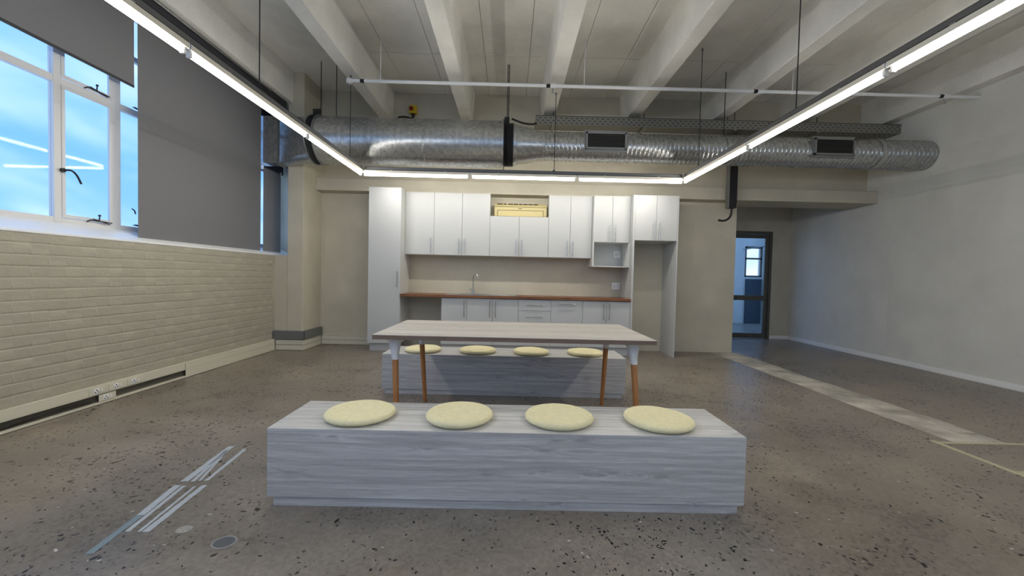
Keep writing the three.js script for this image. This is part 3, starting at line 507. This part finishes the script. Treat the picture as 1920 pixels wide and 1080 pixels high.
// ------------------------------------------------------------------ blinds
function blind(z0, z1, y0, y1, label, chainZ) {
  const o = thing('roller_blind', label, 'blind', 'grey roller blinds'), x = -3.68;
  mesh('fabric', box(x - 0.0012, x + 0.0012, y0 + 0.012, y1 - 0.03, z0, z1), M.blind, o);
  mesh('bottom_bar', box(x - 0.006, x + 0.006, y0 - 0.008, y0 + 0.018, z0 - 0.001, z1 + 0.001, 0.005), M.blindBar, o);
  mesh('roller', bar([x - 0.022, y1 - 0.03, z0], [x - 0.022, y1 - 0.03, z1], 0.024, 0.024, 16), M.blindBar, o);
  for (const z of [z0 - 0.005, z1 + 0.005]) mesh('bracket', box(x - 0.06, x + 0.006, y1 - 0.06, y1 - 0.001, z - 0.002, z + 0.002), M.gloss, o);
  if (chainZ) mesh('chain', tube([[x + 0.02, y1 - 0.05, chainZ - 0.02], [x + 0.02, 2.0, chainZ - 0.02], [x + 0.03, 1.4, chainZ - 0.02], [x + 0.1, 1.29, chainZ - 0.012], [x + 0.1, 1.275, chainZ + 0.005], [x + 0.1, 1.29, chainZ + 0.02], [x + 0.03, 1.4, chainZ + 0.025], [x + 0.02, 2.0, chainZ + 0.025], [x + 0.02, y1 - 0.05, chainZ + 0.025]], 0.0022, 90, 6), M.rim, o);
}
blind(2.0, 3.9, 2.955, 3.755, 'wide grey roller blind rolled half way up over the open window panes');
blind(3.938, 5.852, 1.478, 3.755, 'wide grey roller blind pulled right down to the window sill');
blind(5.915, 6.36, 1.475, 2.775, 'narrow grey roller blind under the ventilation duct beside the pillar', 5.945);
{
  const o = thing('blind_headbox', 'charcoal headbox running above the roller blinds', 'blind box');
  mesh('front_board', box(-3.425, -3.41, 3.635, 3.757, -2.1, 6.04, 0.003), M.charcoal, o); mesh('bottom_board', box(-3.655, -3.4255, 3.637, 3.650, -2.1, 6.04, 0.002), M.charcoal, o); mesh('end_board', box(-3.72, -3.4255, 3.651, 3.757, 6.025, 6.04), M.charcoal, o);
}
tag(mesh('conduit', [bar([-3.394, 3.725, -2.1], [-3.394, 3.725, 5.6], 0.012), bar([-3.394, 3.725, 5.6], [-3.394, 3.758, 5.63], 0.012)], M.steel), 'silver conduit pipe fixed under the beam over the windows', 'conduit');

// ------------------------------------------------------------------ skirting trunking and pillar guard
{
  const X = XL + 0.001, F = XL + 0.036;
  const t = thing('skirting_trunking', 'cream two channel cable trunking along the brick wall, lower lid missing', 'cable trunking');
  mesh('back_plate', box(X, X + 0.004, 0.012, 0.168, ZF + 0.02, 6.03), M.inside, t);
  mesh('rail', box(X, F, 0.160, 0.170, ZF + 0.02, 6.03, 0.002), M.cream, t);
  mesh('rail', box(X, F, 0.088, 0.096, ZF + 0.02, 6.03, 0.002), M.cream, t);
  mesh('rail', box(X, F + 0.004, 0.004, 0.020, ZF + 0.02, 6.03, 0.002), M.cream, t);
  mesh('upper_lid', box(F - 0.006, F, 0.097, 0.160, ZF + 0.02, 4.365, 0.002), M.cream, t);
  mesh('upper_lid', box(F - 0.007, F - 0.001, 0.0975, 0.1595, 4.372, 6.03, 0.002), M.cream, t);
  mesh('lower_lid', box(F - 0.006, F, 0.021, 0.088, 4.372, 6.03, 0.002), M.cream, t);
  mesh('cable', [tube([[X + 0.014, 0.035, 1.4], [X + 0.018, 0.05, 2.4], [X + 0.014, 0.036, 2.9], [X + 0.02, 0.06, 3.15], [X + 0.014, 0.04, 3.4]], 0.005, 60, 6), tube([[X + 0.022, 0.03, 1.4], [X + 0.02, 0.034, 2.6], [X + 0.024, 0.052, 2.95], [X + 0.02, 0.03, 3.4]], 0.004, 60, 6)], M.cable, t);
  const sock = (z, y, label) => { const o = thing('trunking_socket', label, 'socket', 'sockets in the skirting trunking'); mesh('plate', box(F + 0.0005, F + 0.005, y, y + 0.06, z, z + 0.15, 0.002), M.cream, o); mesh('insert', box(F + 0.005, F + 0.008, y + 0.008, y + 0.052, z + 0.035, z + 0.085, 0.001), M.gloss, o); for (const [a, b] of [[0.06, 0.038], [0.048, 0.02], [0.072, 0.02]]) mesh('pin_hole', disc(F + 0.0082, y + b, z + a, 0.0055, 0.002, 'x', 10), M.black, o); mesh('switch', box(F + 0.005, F + 0.009, y + 0.018, y + 0.042, z + 0.098, z + 0.112, 0.001), M.gloss, o); };
  sock(3.36, 0.098, 'white socket on the skirting trunking, first from the open lidless end'); sock(3.53, 0.098, 'white socket on the skirting trunking, second from the open lidless end'); sock(3.70, 0.098, 'white socket on the skirting trunking, nearest the closed lid'); sock(3.44, 0.024, 'cream socket set low in the open channel of the skirting trunking');
  const p = thing('skirting_trunking', 'cream cable trunking wrapped around the foot of the pillar', 'cable trunking');
  const wrap = (y0, y1, d) => [box(XL + 0.037, -3.17 + d, y0, y1, 6.08 - d, 6.0795, 0.002), box(-3.1695, -3.17 + d, y0, y1, 6.0795, 6.62, 0.002)];
  mesh('lower_lid', wrap(0.004, 0.079, 0.034), M.cream, p); mesh('upper_lid', wrap(0.086, 0.160, 0.034), M.cream, p); mesh('rail', wrap(0.079, 0.086, 0.026), M.inside, p); mesh('corner_cover', box(-3.139, -3.131, 0.004, 0.16, 6.041, 6.06, 0.002), M.cream, p);
  const b = thing('skirting_trunking', 'cream cable trunking along the plain wall between pillar and tall cabinet', 'cable trunking');
  mesh('lower_lid', box(-3.133, -2.193, 0.004, 0.075, ZB - 0.03, ZB - 0.001, 0.002), M.cream, b); mesh('gap', box(-3.133, -2.193, 0.075, 0.08, ZB - 0.024, ZB - 0.001), M.inside, b); mesh('upper_lid', box(-3.133, -2.193, 0.08, 0.148, ZB - 0.028, ZB - 0.001, 0.002), M.cream, b); mesh('rail', box(-3.133, -2.193, 0.15, 0.16, ZB - 0.032, ZB - 0.001, 0.002), M.cream, b);
  const g = thing('pillar_guard', 'dark grey boxed trunking band wrapped around the pillar above the skirting', 'cable trunking');
  mesh('front_lid', box(XL + 0.005, -3.118, 0.168, 0.298, 6.028, 6.0795, 0.003), M.guard, g); mesh('side_lid', box(-3.1695, -3.118, 0.168, 0.298, 6.081, 6.625, 0.003), M.guard, g); mesh('corner_joint', box(-3.119, -3.1145, 0.168, 0.299, 6.026, 6.032), M.black, g);
}

// ------------------------------------------------------------------ strip lights
{
  const LY = 2.588, S = 1.504;
  const area = (x, z, alongX) => {                                       // the light of a bare tube: below it and on either side of it
    for (const a of [-1, 0, 1]) {
      const l = new THREE.RectAreaLight(new THREE.Color(...TUBE_COLOR), TUBE_LIGHT, 1.42, 0.026), h = new THREE.Group(), k = new THREE.Group();
      l.position.set(0, 0, -0.0145); k.add(l); k.rotation.x = a === 0 ? -Math.PI / 2 : a < 0 ? Math.PI : 0; h.add(k); h.rotation.y = alongX ? 0 : Math.PI / 2; h.position.set(x, LY, -z); h.name = numbered('tube_light'); scene.add(h);
    }
  };
  const proto = new THREE.Group();
  { // a batten 1.5 m long, running along local X, tube axis at y = 0
    const L = S / 2 - 0.006, bx = (x0, x1, y0, y1, z0, z1, r) => box(x0, x1, y0, y1, z0, z1, r);
    const body = mesh('body', [bx(-L, L, 0.026, 0.062, -0.03, 0.03, 0.003)], M.batten, proto); body.name = 'body';
    mesh('tube', bar([-L + 0.022, 0, 0], [L - 0.022, 0, 0], 0.013, 0.013, 16), M.tube, proto);
    for (const s of [-1, 1]) { mesh('lamp_holder', bx(s * (L - 0.02) - 0.008, s * (L - 0.02) + 0.008, -0.016, 0.027, -0.016, 0.016, 0.003), M.gloss, proto); mesh('end_cap', bx(s * (L - 0.003) - 0.003, s * (L - 0.003) + 0.003, 0.024, 0.0618, -0.032, 0.032, 0.001), M.gloss, proto); }
    mesh('screw_slot', [-0.55, -0.2, 0.05, 0.4, 0.6].map((x) => bx(x, x + 0.016, 0.0252, 0.0262, 0.014, 0.02)), M.black, proto);
  }
  const put = (x, z, alongX, label, group) => { const o = proto.clone(); o.name = numbered('strip_light'); o.position.set(x, LY, -z); if (!alongX) o.rotation.y = Math.PI / 2; o.userData = { label, category: 'light', group }; scene.add(o); area(x, z, alongX); };
  const place = ['first from the kitchen', 'second from the kitchen', 'third from the kitchen', 'fourth from the kitchen', 'fifth from the kitchen'];
  for (let k = 0; k < 5; k++) { put(-2.11, 5.595 - S * (k + 0.5), false, 'bare tube strip light in the row beside the windows, ' + place[k], 'strip lights beside the windows'); put(2.44, 5.595 - S * (k + 0.5), false, 'bare tube strip light in the row facing the plain right wall, ' + place[k], 'strip lights toward the right wall'); }
  const mid = ['at its window end', 'in its middle', 'at its passage end'];
  for (let k = 0; k < 3; k++) put(-2.09 + S * (k + 0.5), 5.595, true, 'bare tube strip light of the cross row over the kitchen front, ' + mid[k], 'strip lights in front of the kitchen');
  const rail = (name, x0, x1, z0, z1, label, wires) => {
    const o = thing('light_trunking', label, 'light rail'), y0 = 2.656, y1 = 2.70;
    const along = Math.abs(x1 - x0) > Math.abs(z1 - z0), h = 0.021;
    const bb = (a, b, c, d) => along ? box(x0, x1, c, d, z0 + a, z0 + b) : box(x0 + a, x0 + b, c, d, z0, z1);
    mesh('channel', [bb(-h, -h + 0.003, y0, y1), bb(h - 0.003, h, y0, y1), bb(-h, h, y0, y0 + 0.003), bb(-h, -h + 0.012, y1 - 0.003, y1), bb(h - 0.012, h, y1 - 0.003, y1)], M.trunk, o);
    for (let q = along ? x0 + 0.35 : z0 + 0.35; q < (along ? x1 : z1); q += 0.752) mesh('clip', along ? box(q, q + 0.03, 2.6505, 2.66, z0 - 0.024, z0 + 0.024) : box(x0 - 0.024, x0 + 0.024, 2.6505, 2.66, q, q + 0.03), M.strut, o);
    for (const [wx, wz, top] of wires) { if (Math.abs(wz - 5.528) < 0.001) mesh('wire_arm', box(wx - 0.015, wx + 0.015, 2.701, 2.706, 5.52, 5.6), M.strut, o); mesh('suspension_wire', bar([wx, Math.abs(wz - 5.528) < 0.001 ? 2.70 : 2.66, wz], [wx, top, wz], 0.0045, 0.0045, 8), M.black, o); mesh('ceiling_hook', box(wx - 0.012, wx + 0.012, top - 0.02, top, wz - 0.012, wz + 0.012), M.strut, o); }
  };
  rail('a', -2.11, -2.11, -1.92, 5.56, 'grey steel light rail hung beside the windows', [[-2.11, 5.19, BEAM], [-2.11, 3.33, BEAM], [-2.11, 1.2, BEAM], [-2.11, -1.2, BEAM]]);
  rail('b', 2.44, 2.44, -1.92, 5.56, 'grey steel light rail hung toward the right wall', [[2.44, 5.19, SLAB], [2.44, 3.43, SLAB], [2.44, 1.2, SLAB], [2.44, -1.2, SLAB]]);
  rail('c', -2.06, 2.40, 5.595, 5.595, 'grey steel light rail hung across the kitchen front', [[0.588, 5.528, BEAM]]);
}

// ------------------------------------------------------------------ ventilation duct
{
  const d = thing('ventilation_duct', 'galvanised round ventilation duct running from the windows to the right wall', 'duct');
  const CY = 3.10, CZ = 5.75, R = 0.325;
  const lathe = (prof, mat, name, parent = d, seg = 72) => { const g = new THREE.LatheGeometry(prof.map(([x, r]) => new THREE.Vector2(r, x)), seg); g.rotateZ(-Math.PI / 2); g.translate(0, CY, -CZ); const p = g.attributes.position, uv = g.attributes.uv; for (let i = 0; i < p.count; i++) uv.setXY(i, p.getX(i), uv.getX(i) * 2.1); return mesh(name, toCreasedNormals(g, 0.6), mat, parent); };
  // spigot through the window, flange and square to round piece
  mesh('spigot', [box(-3.79, -3.44, 2.80, 3.48, 5.875, 5.881), box(-3.79, -3.44, 2.80, 3.48, 6.064, 6.07), box(-3.79, -3.44, 2.80, 2.806, 5.881, 6.064), box(-3.79, -3.44, 3.474, 3.48, 5.881, 6.064)], M.zinc, d);
  mesh('flange', [box(-3.45, -3.43, 2.77, 3.51, 5.858, 5.875), box(-3.45, -3.43, 2.77, 2.80, 5.875, 6.073), box(-3.45, -3.43, 3.48, 3.51, 5.875, 6.073)], M.strut, d);
  mesh('blanking_plate', box(-3.80, -3.79, 2.79, 3.755, 5.93, 6.62), M.charcoal, d);
  { // loft from the rectangle at X -3.44 to the circle at X -2.82
    const N = 96, S = 10, A = [], U = [], I = [];
    for (let s = 0; s <= S; s++) for (let n = 0; n <= N; n++) {
      const a = n / N * Math.PI * 2, c = Math.cos(a), q = Math.sin(a), m = Math.max(Math.abs(c), Math.abs(q)), t = s / S;
      const ry = 3.14 + q / m * 0.34, rz = 5.9725 + c / m * 0.0975, cy = CY + q * R, cz = CZ + c * R;
      A.push(mix(-3.44, -2.83, t), mix(ry, cy, t), -mix(rz, cz, t)); U.push(t * 0.6, a * 0.32);
    }
    for (let s = 0; s < S; s++) for (let n = 0; n < N; n++) { const a = s * (N + 1) + n; I.push(a, a + N + 1, a + 1, a + 1, a + N + 1, a + N + 2); }
    const g = new THREE.BufferGeometry(); g.setAttribute('position', new THREE.Float32BufferAttribute(A, 3)); g.setAttribute('uv', new THREE.Float32BufferAttribute(U, 2)); g.setIndex(I); g.computeVertexNormals(); mesh('square_to_round', toCreasedNormals(g, 0.35), M.zinc, d);
  }
  lathe([[-2.84, R], [-2.84, R + 0.02], [-2.825, R + 0.02], [-2.825, R + 0.004]], M.strut, 'ring');
  const flex = lathe([[-2.825, R - 0.002], [-2.805, R - 0.012], [-2.785, R - 0.003], [-2.765, R - 0.014], [-2.745, R - 0.004], [-2.725, R]], M.rubber, 'flexible_connector');
  lathe([[-2.735, R + 0.002], [-2.735, R + 0.02], [-2.72, R + 0.02], [-2.72, R]], M.strut, 'ring');
  lathe([[-2.72, R], [-2.345, R], [-2.34, R + 0.006], [-2.325, R + 0.006], [-2.32, R], [-1.245, R], [-1.24, R + 0.006], [-1.225, R + 0.006], [-1.22, R], [-0.15, R], [-0.15, R + 0.024], [-0.125, R + 0.024], [-0.125, R - 0.03]], M.zinc, 'main_section');
  lathe([[-0.13, 0.28], [-0.13, R + 0.02], [-0.118, R + 0.02], [-0.118, 0.3], [-0.10, 0.296], [-0.10, 0.305]], M.black, 'gasket');
  const r = rng(19), fl = []; for (let k = 0; k <= 9; k++) fl.push([-0.10 + k * 0.0125, 0.288 + (k % 2) * 0.01 + r() * 0.004]); lathe(fl, M.rubber, 'flexible_connector');
  lathe([[0.005, 0.27], [0.005, 0.295], [0.03, 0.295], [0.03, 0.282], [0.055, 0.282], [0.06, 0.275], [0.43, 0.204], [0.435, 0.21], [0.45, 0.21], [0.45, 0.2]], M.zinc, 'reducer');
  // spiral wound pipe
  { const x0 = 0.445, x1 = XR - 0.001, P = 0.0605, N = 56, S = Math.floor((x1 - x0) / P * 10), A = [], U = [], I = [];
    for (let s = 0; s <= S; s++) for (let n = 0; n <= N; n++) { const x = mix(x0, x1, s / S), a = n / N * Math.PI * 2, ph = ((x / P - a / (Math.PI * 2)) % 1 + 1) % 1, rr = 0.2 + (ph < 0.2 ? 0.007 : 0); A.push(x, CY + Math.sin(a) * rr, -(CZ + Math.cos(a) * rr)); U.push(x, a * 0.2); }
    for (let s = 0; s < S; s++) for (let n = 0; n < N; n++) { const a = s * (N + 1) + n; I.push(a, a + N + 1, a + 1, a + 1, a + N + 1, a + N + 2); }
    const g = new THREE.BufferGeometry(); g.setAttribute('position', new THREE.Float32BufferAttribute(A, 3)); g.setAttribute('uv', new THREE.Float32BufferAttribute(U, 2)); g.setIndex(I); g.computeVertexNormals(); mesh('spiral_section', g, M.zincSpiral, d); }
  for (const x of [3.02, 5.2]) lathe([[x, 0.2], [x, 0.209], [x + 0.05, 0.209], [x + 0.05, 0.2]], M.zinc, 'coupling');
  const grille = (x0) => {
    const x1 = x0 + 0.56, y0 = 3.005, y1 = 3.235, z = 5.505, g = mesh('grille', [box(x0, x1, y0, y0 + 0.022, z, z + 0.03), box(x0, x1, y1 - 0.022, y1, z, z + 0.03), box(x0, x0 + 0.022, y0, y1, z, z + 0.03), box(x1 - 0.022, x1, y0, y1, z, z + 0.03), box(x0 - 0.02, x1 + 0.02, y0 - 0.03, y1 + 0.03, z + 0.03, z + 0.06)], M.strut, d);
    mesh('grille_back', box(x0 + 0.022, x1 - 0.022, y0 + 0.022, y1 - 0.022, z + 0.024, z + 0.0295), M.black, g);
    for (let k = 0; k < 7; k++) { const s = mesh('slat', box(x0 + 0.022, x1 - 0.022, -0.0015, 0.0015, -0.009, 0.009), M.darkFrame, g); s.rotation.x = 0.6; s.position.set(0, y0 + 0.043 + k * 0.024, -(z + 0.013)); }
  };
  grille(1.02); grille(4.21);
  const rod = (x, z, y0, y1) => mesh('hanger_rod', bar([x, y0, z], [x, y1, z], 0.006, 0.006, 8), M.black, d);
  rod(-2.76, CZ, CY + R, SLAB); rod(-2.54, CZ, CY + R, SLAB); rod(-0.085, 5.70, 3.38, SLAB); rod(-0.065, 5.70, 3.38, SLAB); rod(3.05, 5.74, CY + 0.2, SLAB);
  mesh('hanger_clamp', box(-0.12, -0.05, 3.37, 3.47, 5.66, 5.78), M.black, d); mesh('hanger_bracket', [box(-2.83, -2.73, CY + R - 0.03, CY + R + 0.09, 5.66, 5.70), box(-2.795, -2.765, CY + R - 0.02, CY + R + 0.06, 5.655, 5.66)], M.black, d);
}
{ // perforated cable tray, trunking above the duct, drop and cable
  const t = thing('cable_tray', 'perforated steel cable tray hung above the spiral duct', 'cable tray');
  const z0 = 6.12, z1 = 6.36, y0 = 3.555, y1 = 3.69;
  mesh('side', box(0.345, XR - 0.002, y0, y1, z0, z0 + 0.003), M.perforated, t); mesh('side', box(0.345, XR - 0.002, y0, y1, z1 - 0.003, z1), M.perforated, t); mesh('base', box(0.345, XR - 0.002, y0, y0 + 0.003, z0 + 0.003, z1 - 0.003), M.perforated, t); mesh('top_lip', [box(0.345, XR - 0.002, y1 - 0.006, y1 + 0.002, z0 - 0.006, z0 + 0.004), box(0.345, XR - 0.002, y1 - 0.006, y1 + 0.002, z1 - 0.004, z1 + 0.006)], M.darkFrame, t);
  for (const x of [0.62, 2.02, 3.42, 4.7]) { for (const z of [z0 + 0.02, z1 - 0.02]) mesh('hanger_rod', bar([x, y0, z], [x, x < 3 ? BEAM + 0.001 : SLAB, z], 0.006, 0.006, 8), M.black, t); mesh('hanger_strut', box(x - 0.02, x + 0.02, y0 - 0.03, y0, z0 - 0.02, z1 + 0.02), M.strut, t); }
  tag(mesh('cable_bundle', [tube([[0.36, 3.60, 6.2], [2, 3.61, 6.22], [4, 3.60, 6.2], [5.9, 3.61, 6.22]], 0.022, 60, 8), tube([[0.36, 3.60, 6.27], [2, 3.61, 6.27], [4, 3.6, 6.28], [5.9, 3.61, 6.28]], 0.018, 60, 8), tube([[0.40, 3.59, 6.15], [0.3, 3.545, 6.10], [0.15, 3.54, 6.05], [-0.02, 3.58, 6.0]], 0.014, 30, 8)], M.black), 'black cables lying in the perforated cable tray', 'cables');
  tag(mesh('wall_trunking', box(0.43, 3.6, 3.635, 3.71, ZB - 0.05, ZB - 0.001, 0.004), M.pvc), 'white plastic trunking on the wall behind the cable tray', 'cable trunking');
  const k = thing('cable_drop', 'black square cable duct hanging down in front of the beam with a loose cable', 'cable duct');
  mesh('duct', box(3.475, 3.60, 2.385, 3.52, 6.30, 6.40, 0.003), M.black, k); mesh('side_strip', box(3.466, 3.475, 2.385, 3.52, 6.30, 6.40), M.strut, k);
  mesh('loose_cable', tube([[3.545, 2.40, 6.35], [3.545, 2.33, 6.35], [3.525, 2.25, 6.35], [3.47, 2.20, 6.345], [3.40, 2.182, 6.34], [3.335, 2.19, 6.335]], 0.016, 40, 10), M.black, k);
}
{ // sprinkler pipe
  const o = thing('sprinkler_pipe', 'white sprinkler pipe hung under the ceiling beams', 'pipe'), y = 3.655, z = 5.11;
  mesh('pipe', bar([-2.08, y, z], [XR - 0.001, y, z], 0.021, 0.021, 16), M.gloss, o);
  mesh('elbow', [bar([-2.12, y, z], [-2.06, y, z], 0.03, 0.03, 16), disc(-2.10, y - 0.01, z, 0.032, 0.055, 'y', 16)], M.gloss, o);
  for (const x of [-1.93, 0.44, 3.10, 5.5]) { mesh('marker_band', bar([x - 0.025, y, z], [x + 0.025, y, z], 0.0225, 0.0225, 16), M.black, o); if (x > 0) mesh('tee', bar([x + 0.03, y, z], [x + 0.095, y, z], 0.03, 0.03, 16), M.gloss, o); }
  for (const x of [-2.10, 0.50, 3.16, 5.56]) { const s = mesh('sprinkler_head', [bar([x, y - 0.03, z], [x, y - 0.06, z], 0.012, 0.008, 12), disc(x, y - 0.085, z, 0.014, 0.003, 'y', 14), bar([x - 0.008, y - 0.055, z], [x - 0.005, y - 0.085, z], 0.0025, 0.0025, 6), bar([x + 0.008, y - 0.055, z], [x + 0.005, y - 0.085, z], 0.0025, 0.0025, 6)], M.steel, o); }
  for (const x of [-1.70, 0.90, 3.58]) mesh('hanger', [bar([x, y + 0.02, z], [x, SLAB, z], 0.005, 0.005, 8), bar([x - 0.01, y, z], [x + 0.01, y, z], 0.024, 0.024, 16)], M.gloss, o);
}
{ // emergency stop
  const o = thing('emergency_stop', 'yellow emergency stop box with a red button on the wall above the duct', 'switch');
  mesh('housing', box(-1.716, -1.594, 3.862, 3.99, ZB - 0.09, ZB - 0.001, 0.006), M.yellow, o);
  mesh('button', [disc(-1.672, 3.925, ZB - 0.1, 0.016, 0.03), disc(-1.672, 3.925, ZB - 0.118, 0.034, 0.014)], M.red, o);
  mesh('gland', bar([-1.655, 3.862, ZB - 0.045], [-1.655, 3.81, ZB - 0.045], 0.028, 0.02, 16), M.black, o);
  mesh('lead', tube([[-1.655, 3.82, ZB - 0.045], [-1.68, 3.79, ZB - 0.045], [-1.78, 3.812, ZB - 0.04], [-1.90, 3.80, ZB - 0.03], [-1.93, 3.70, ZB - 0.02]], 0.014, 40, 8), M.black, o);
}

// ------------------------------------------------------------------ marks on the floor
function flat(name, pts, mat, label, category, group, h = 0.0012) {
  const s = new THREE.Shape(); pts.forEach(([x, z], n) => n ? s.lineTo(x, z) : s.moveTo(x, z)); s.closePath();
  const g = new THREE.ExtrudeGeometry(s, { depth: h, bevelEnabled: false }); g.rotateX(-Math.PI / 2); return tag(mesh(name, bare(triUV(g)), mat), label, category, group);
}
{
  // strips given by their two ends on the floor
  const strip = (x0, z0, x1, z1, w, mat, label) => { const L = Math.hypot(x1 - x0, z1 - z0), nx = (z1 - z0) / L * w / 2, nz = -(x1 - x0) / L * w / 2, P = []; const r = rng(Math.round((x0 + z0) * 1000)); for (let k = 0; k <= 12; k++) { const t = k / 12, e = (r() - 0.5) * 0.003; P.push([mix(x0, x1, t) + nx + e, mix(z0, z1, t) + nz]); } for (let k = 12; k >= 0; k--) { const t = k / 12, e = (r() - 0.5) * 0.003; P.push([mix(x0, x1, t) - nx + e, mix(z0, z1, t) - nz]); } return flat('floor_tape', P, mat, label, 'tape', 'grey tape strips on the floor by the windows'); };
  const a = 'grey tape strip on the floor, ';
  strip(-1.872, 2.675, -1.815, 2.215, 0.040, M.duct_tape, a + 'windowmost of the four toward the pillar');
  strip(-1.862, 2.625, -1.768, 2.215, 0.022, M.duct_tape, a + 'second from the windows of the four toward the pillar');
  strip(-1.825, 2.52, -1.735, 2.225, 0.014, M.duct_tape, a + 'thin third of the four toward the pillar');
  strip(-1.755, 2.64, -1.700, 2.228, 0.024, M.duct_tape, a + 'fourth from the windows of the four toward the pillar');
  strip(-1.818, 2.175, -1.768, 1.90, 0.036, M.duct_tape, a + 'windowmost of the near set above the peeling end');
  strip(-1.768, 1.897, -1.735, 1.632, 0.032, M.peeled, 'bluish grey tape strip on the floor with a peeling end');
  strip(-1.778, 2.17, -1.715, 1.778, 0.020, M.duct_tape, a + 'second from the windows of the near set');
  strip(-1.715, 2.165, -1.662, 1.778, 0.014, M.duct_tape, a + 'thin third from the windows of the near set');
  strip(-1.672, 2.18, -1.632, 1.778, 0.030, M.duct_tape, a + 'fourth from the windows of the near set');
  const mk = (x0, x1, z0, z1, label) => flat('masking_tape', [[x0, z0], [x1, z0 + 0.004], [x1, z1 + 0.003], [x0, z1]], M.masking, label, 'tape', 'cream masking tape lines on the floor', 0.0028);
  mk(3.305, 3.345, 1.2, 3.02, 'cream masking tape line on the floor running past the pale cement strip'); mk(3.35, 4.9, 2.965, 3.0, 'cream masking tape line on the floor across the end of the pale cement strip'); mk(3.35, 4.6, 2.49, 2.535, 'short cream masking tape line on the floor branching off the long one');
  const plug = (x, z, r, label, mat) => { const o = thing('floor_plug', label, 'floor plug'); mesh('rim', (() => { const s = new THREE.Shape(); s.absellipse(x, z, r, r * 0.86, 0, Math.PI * 2); const h = new THREE.Path(); h.absellipse(x, z, r * 0.88, r * 0.74, 0, Math.PI * 2); s.holes.push(h); const g = new THREE.ExtrudeGeometry(s, { depth: 0.0016, bevelEnabled: false, curveSegments: 32 }); g.rotateX(-Math.PI / 2); return bare(triUV(g)); })(), M.rim, o); mesh('filling', (() => { const s = new THREE.Shape(); s.absellipse(x, z, r * 0.88, r * 0.74, 0, Math.PI * 2); const g = new THREE.ExtrudeGeometry(s, { depth: 0.0009, bevelEnabled: false, curveSegments: 32 }); g.rotateX(-Math.PI / 2); return bare(triUV(g)); })(), mat, o); };
  plug(-1.232, 1.718, 0.05, 'larger round dark grey filled hole in the floor', M.patch); plug(-1.475, 1.80, 0.034, 'smaller round filled hole in the floor beside the tape', M.screed);
}
scene.traverse((o) => { if (o.isMesh) { o.castShadow = true; o.receiveShadow = true; } });
renderer.render(scene, camera);
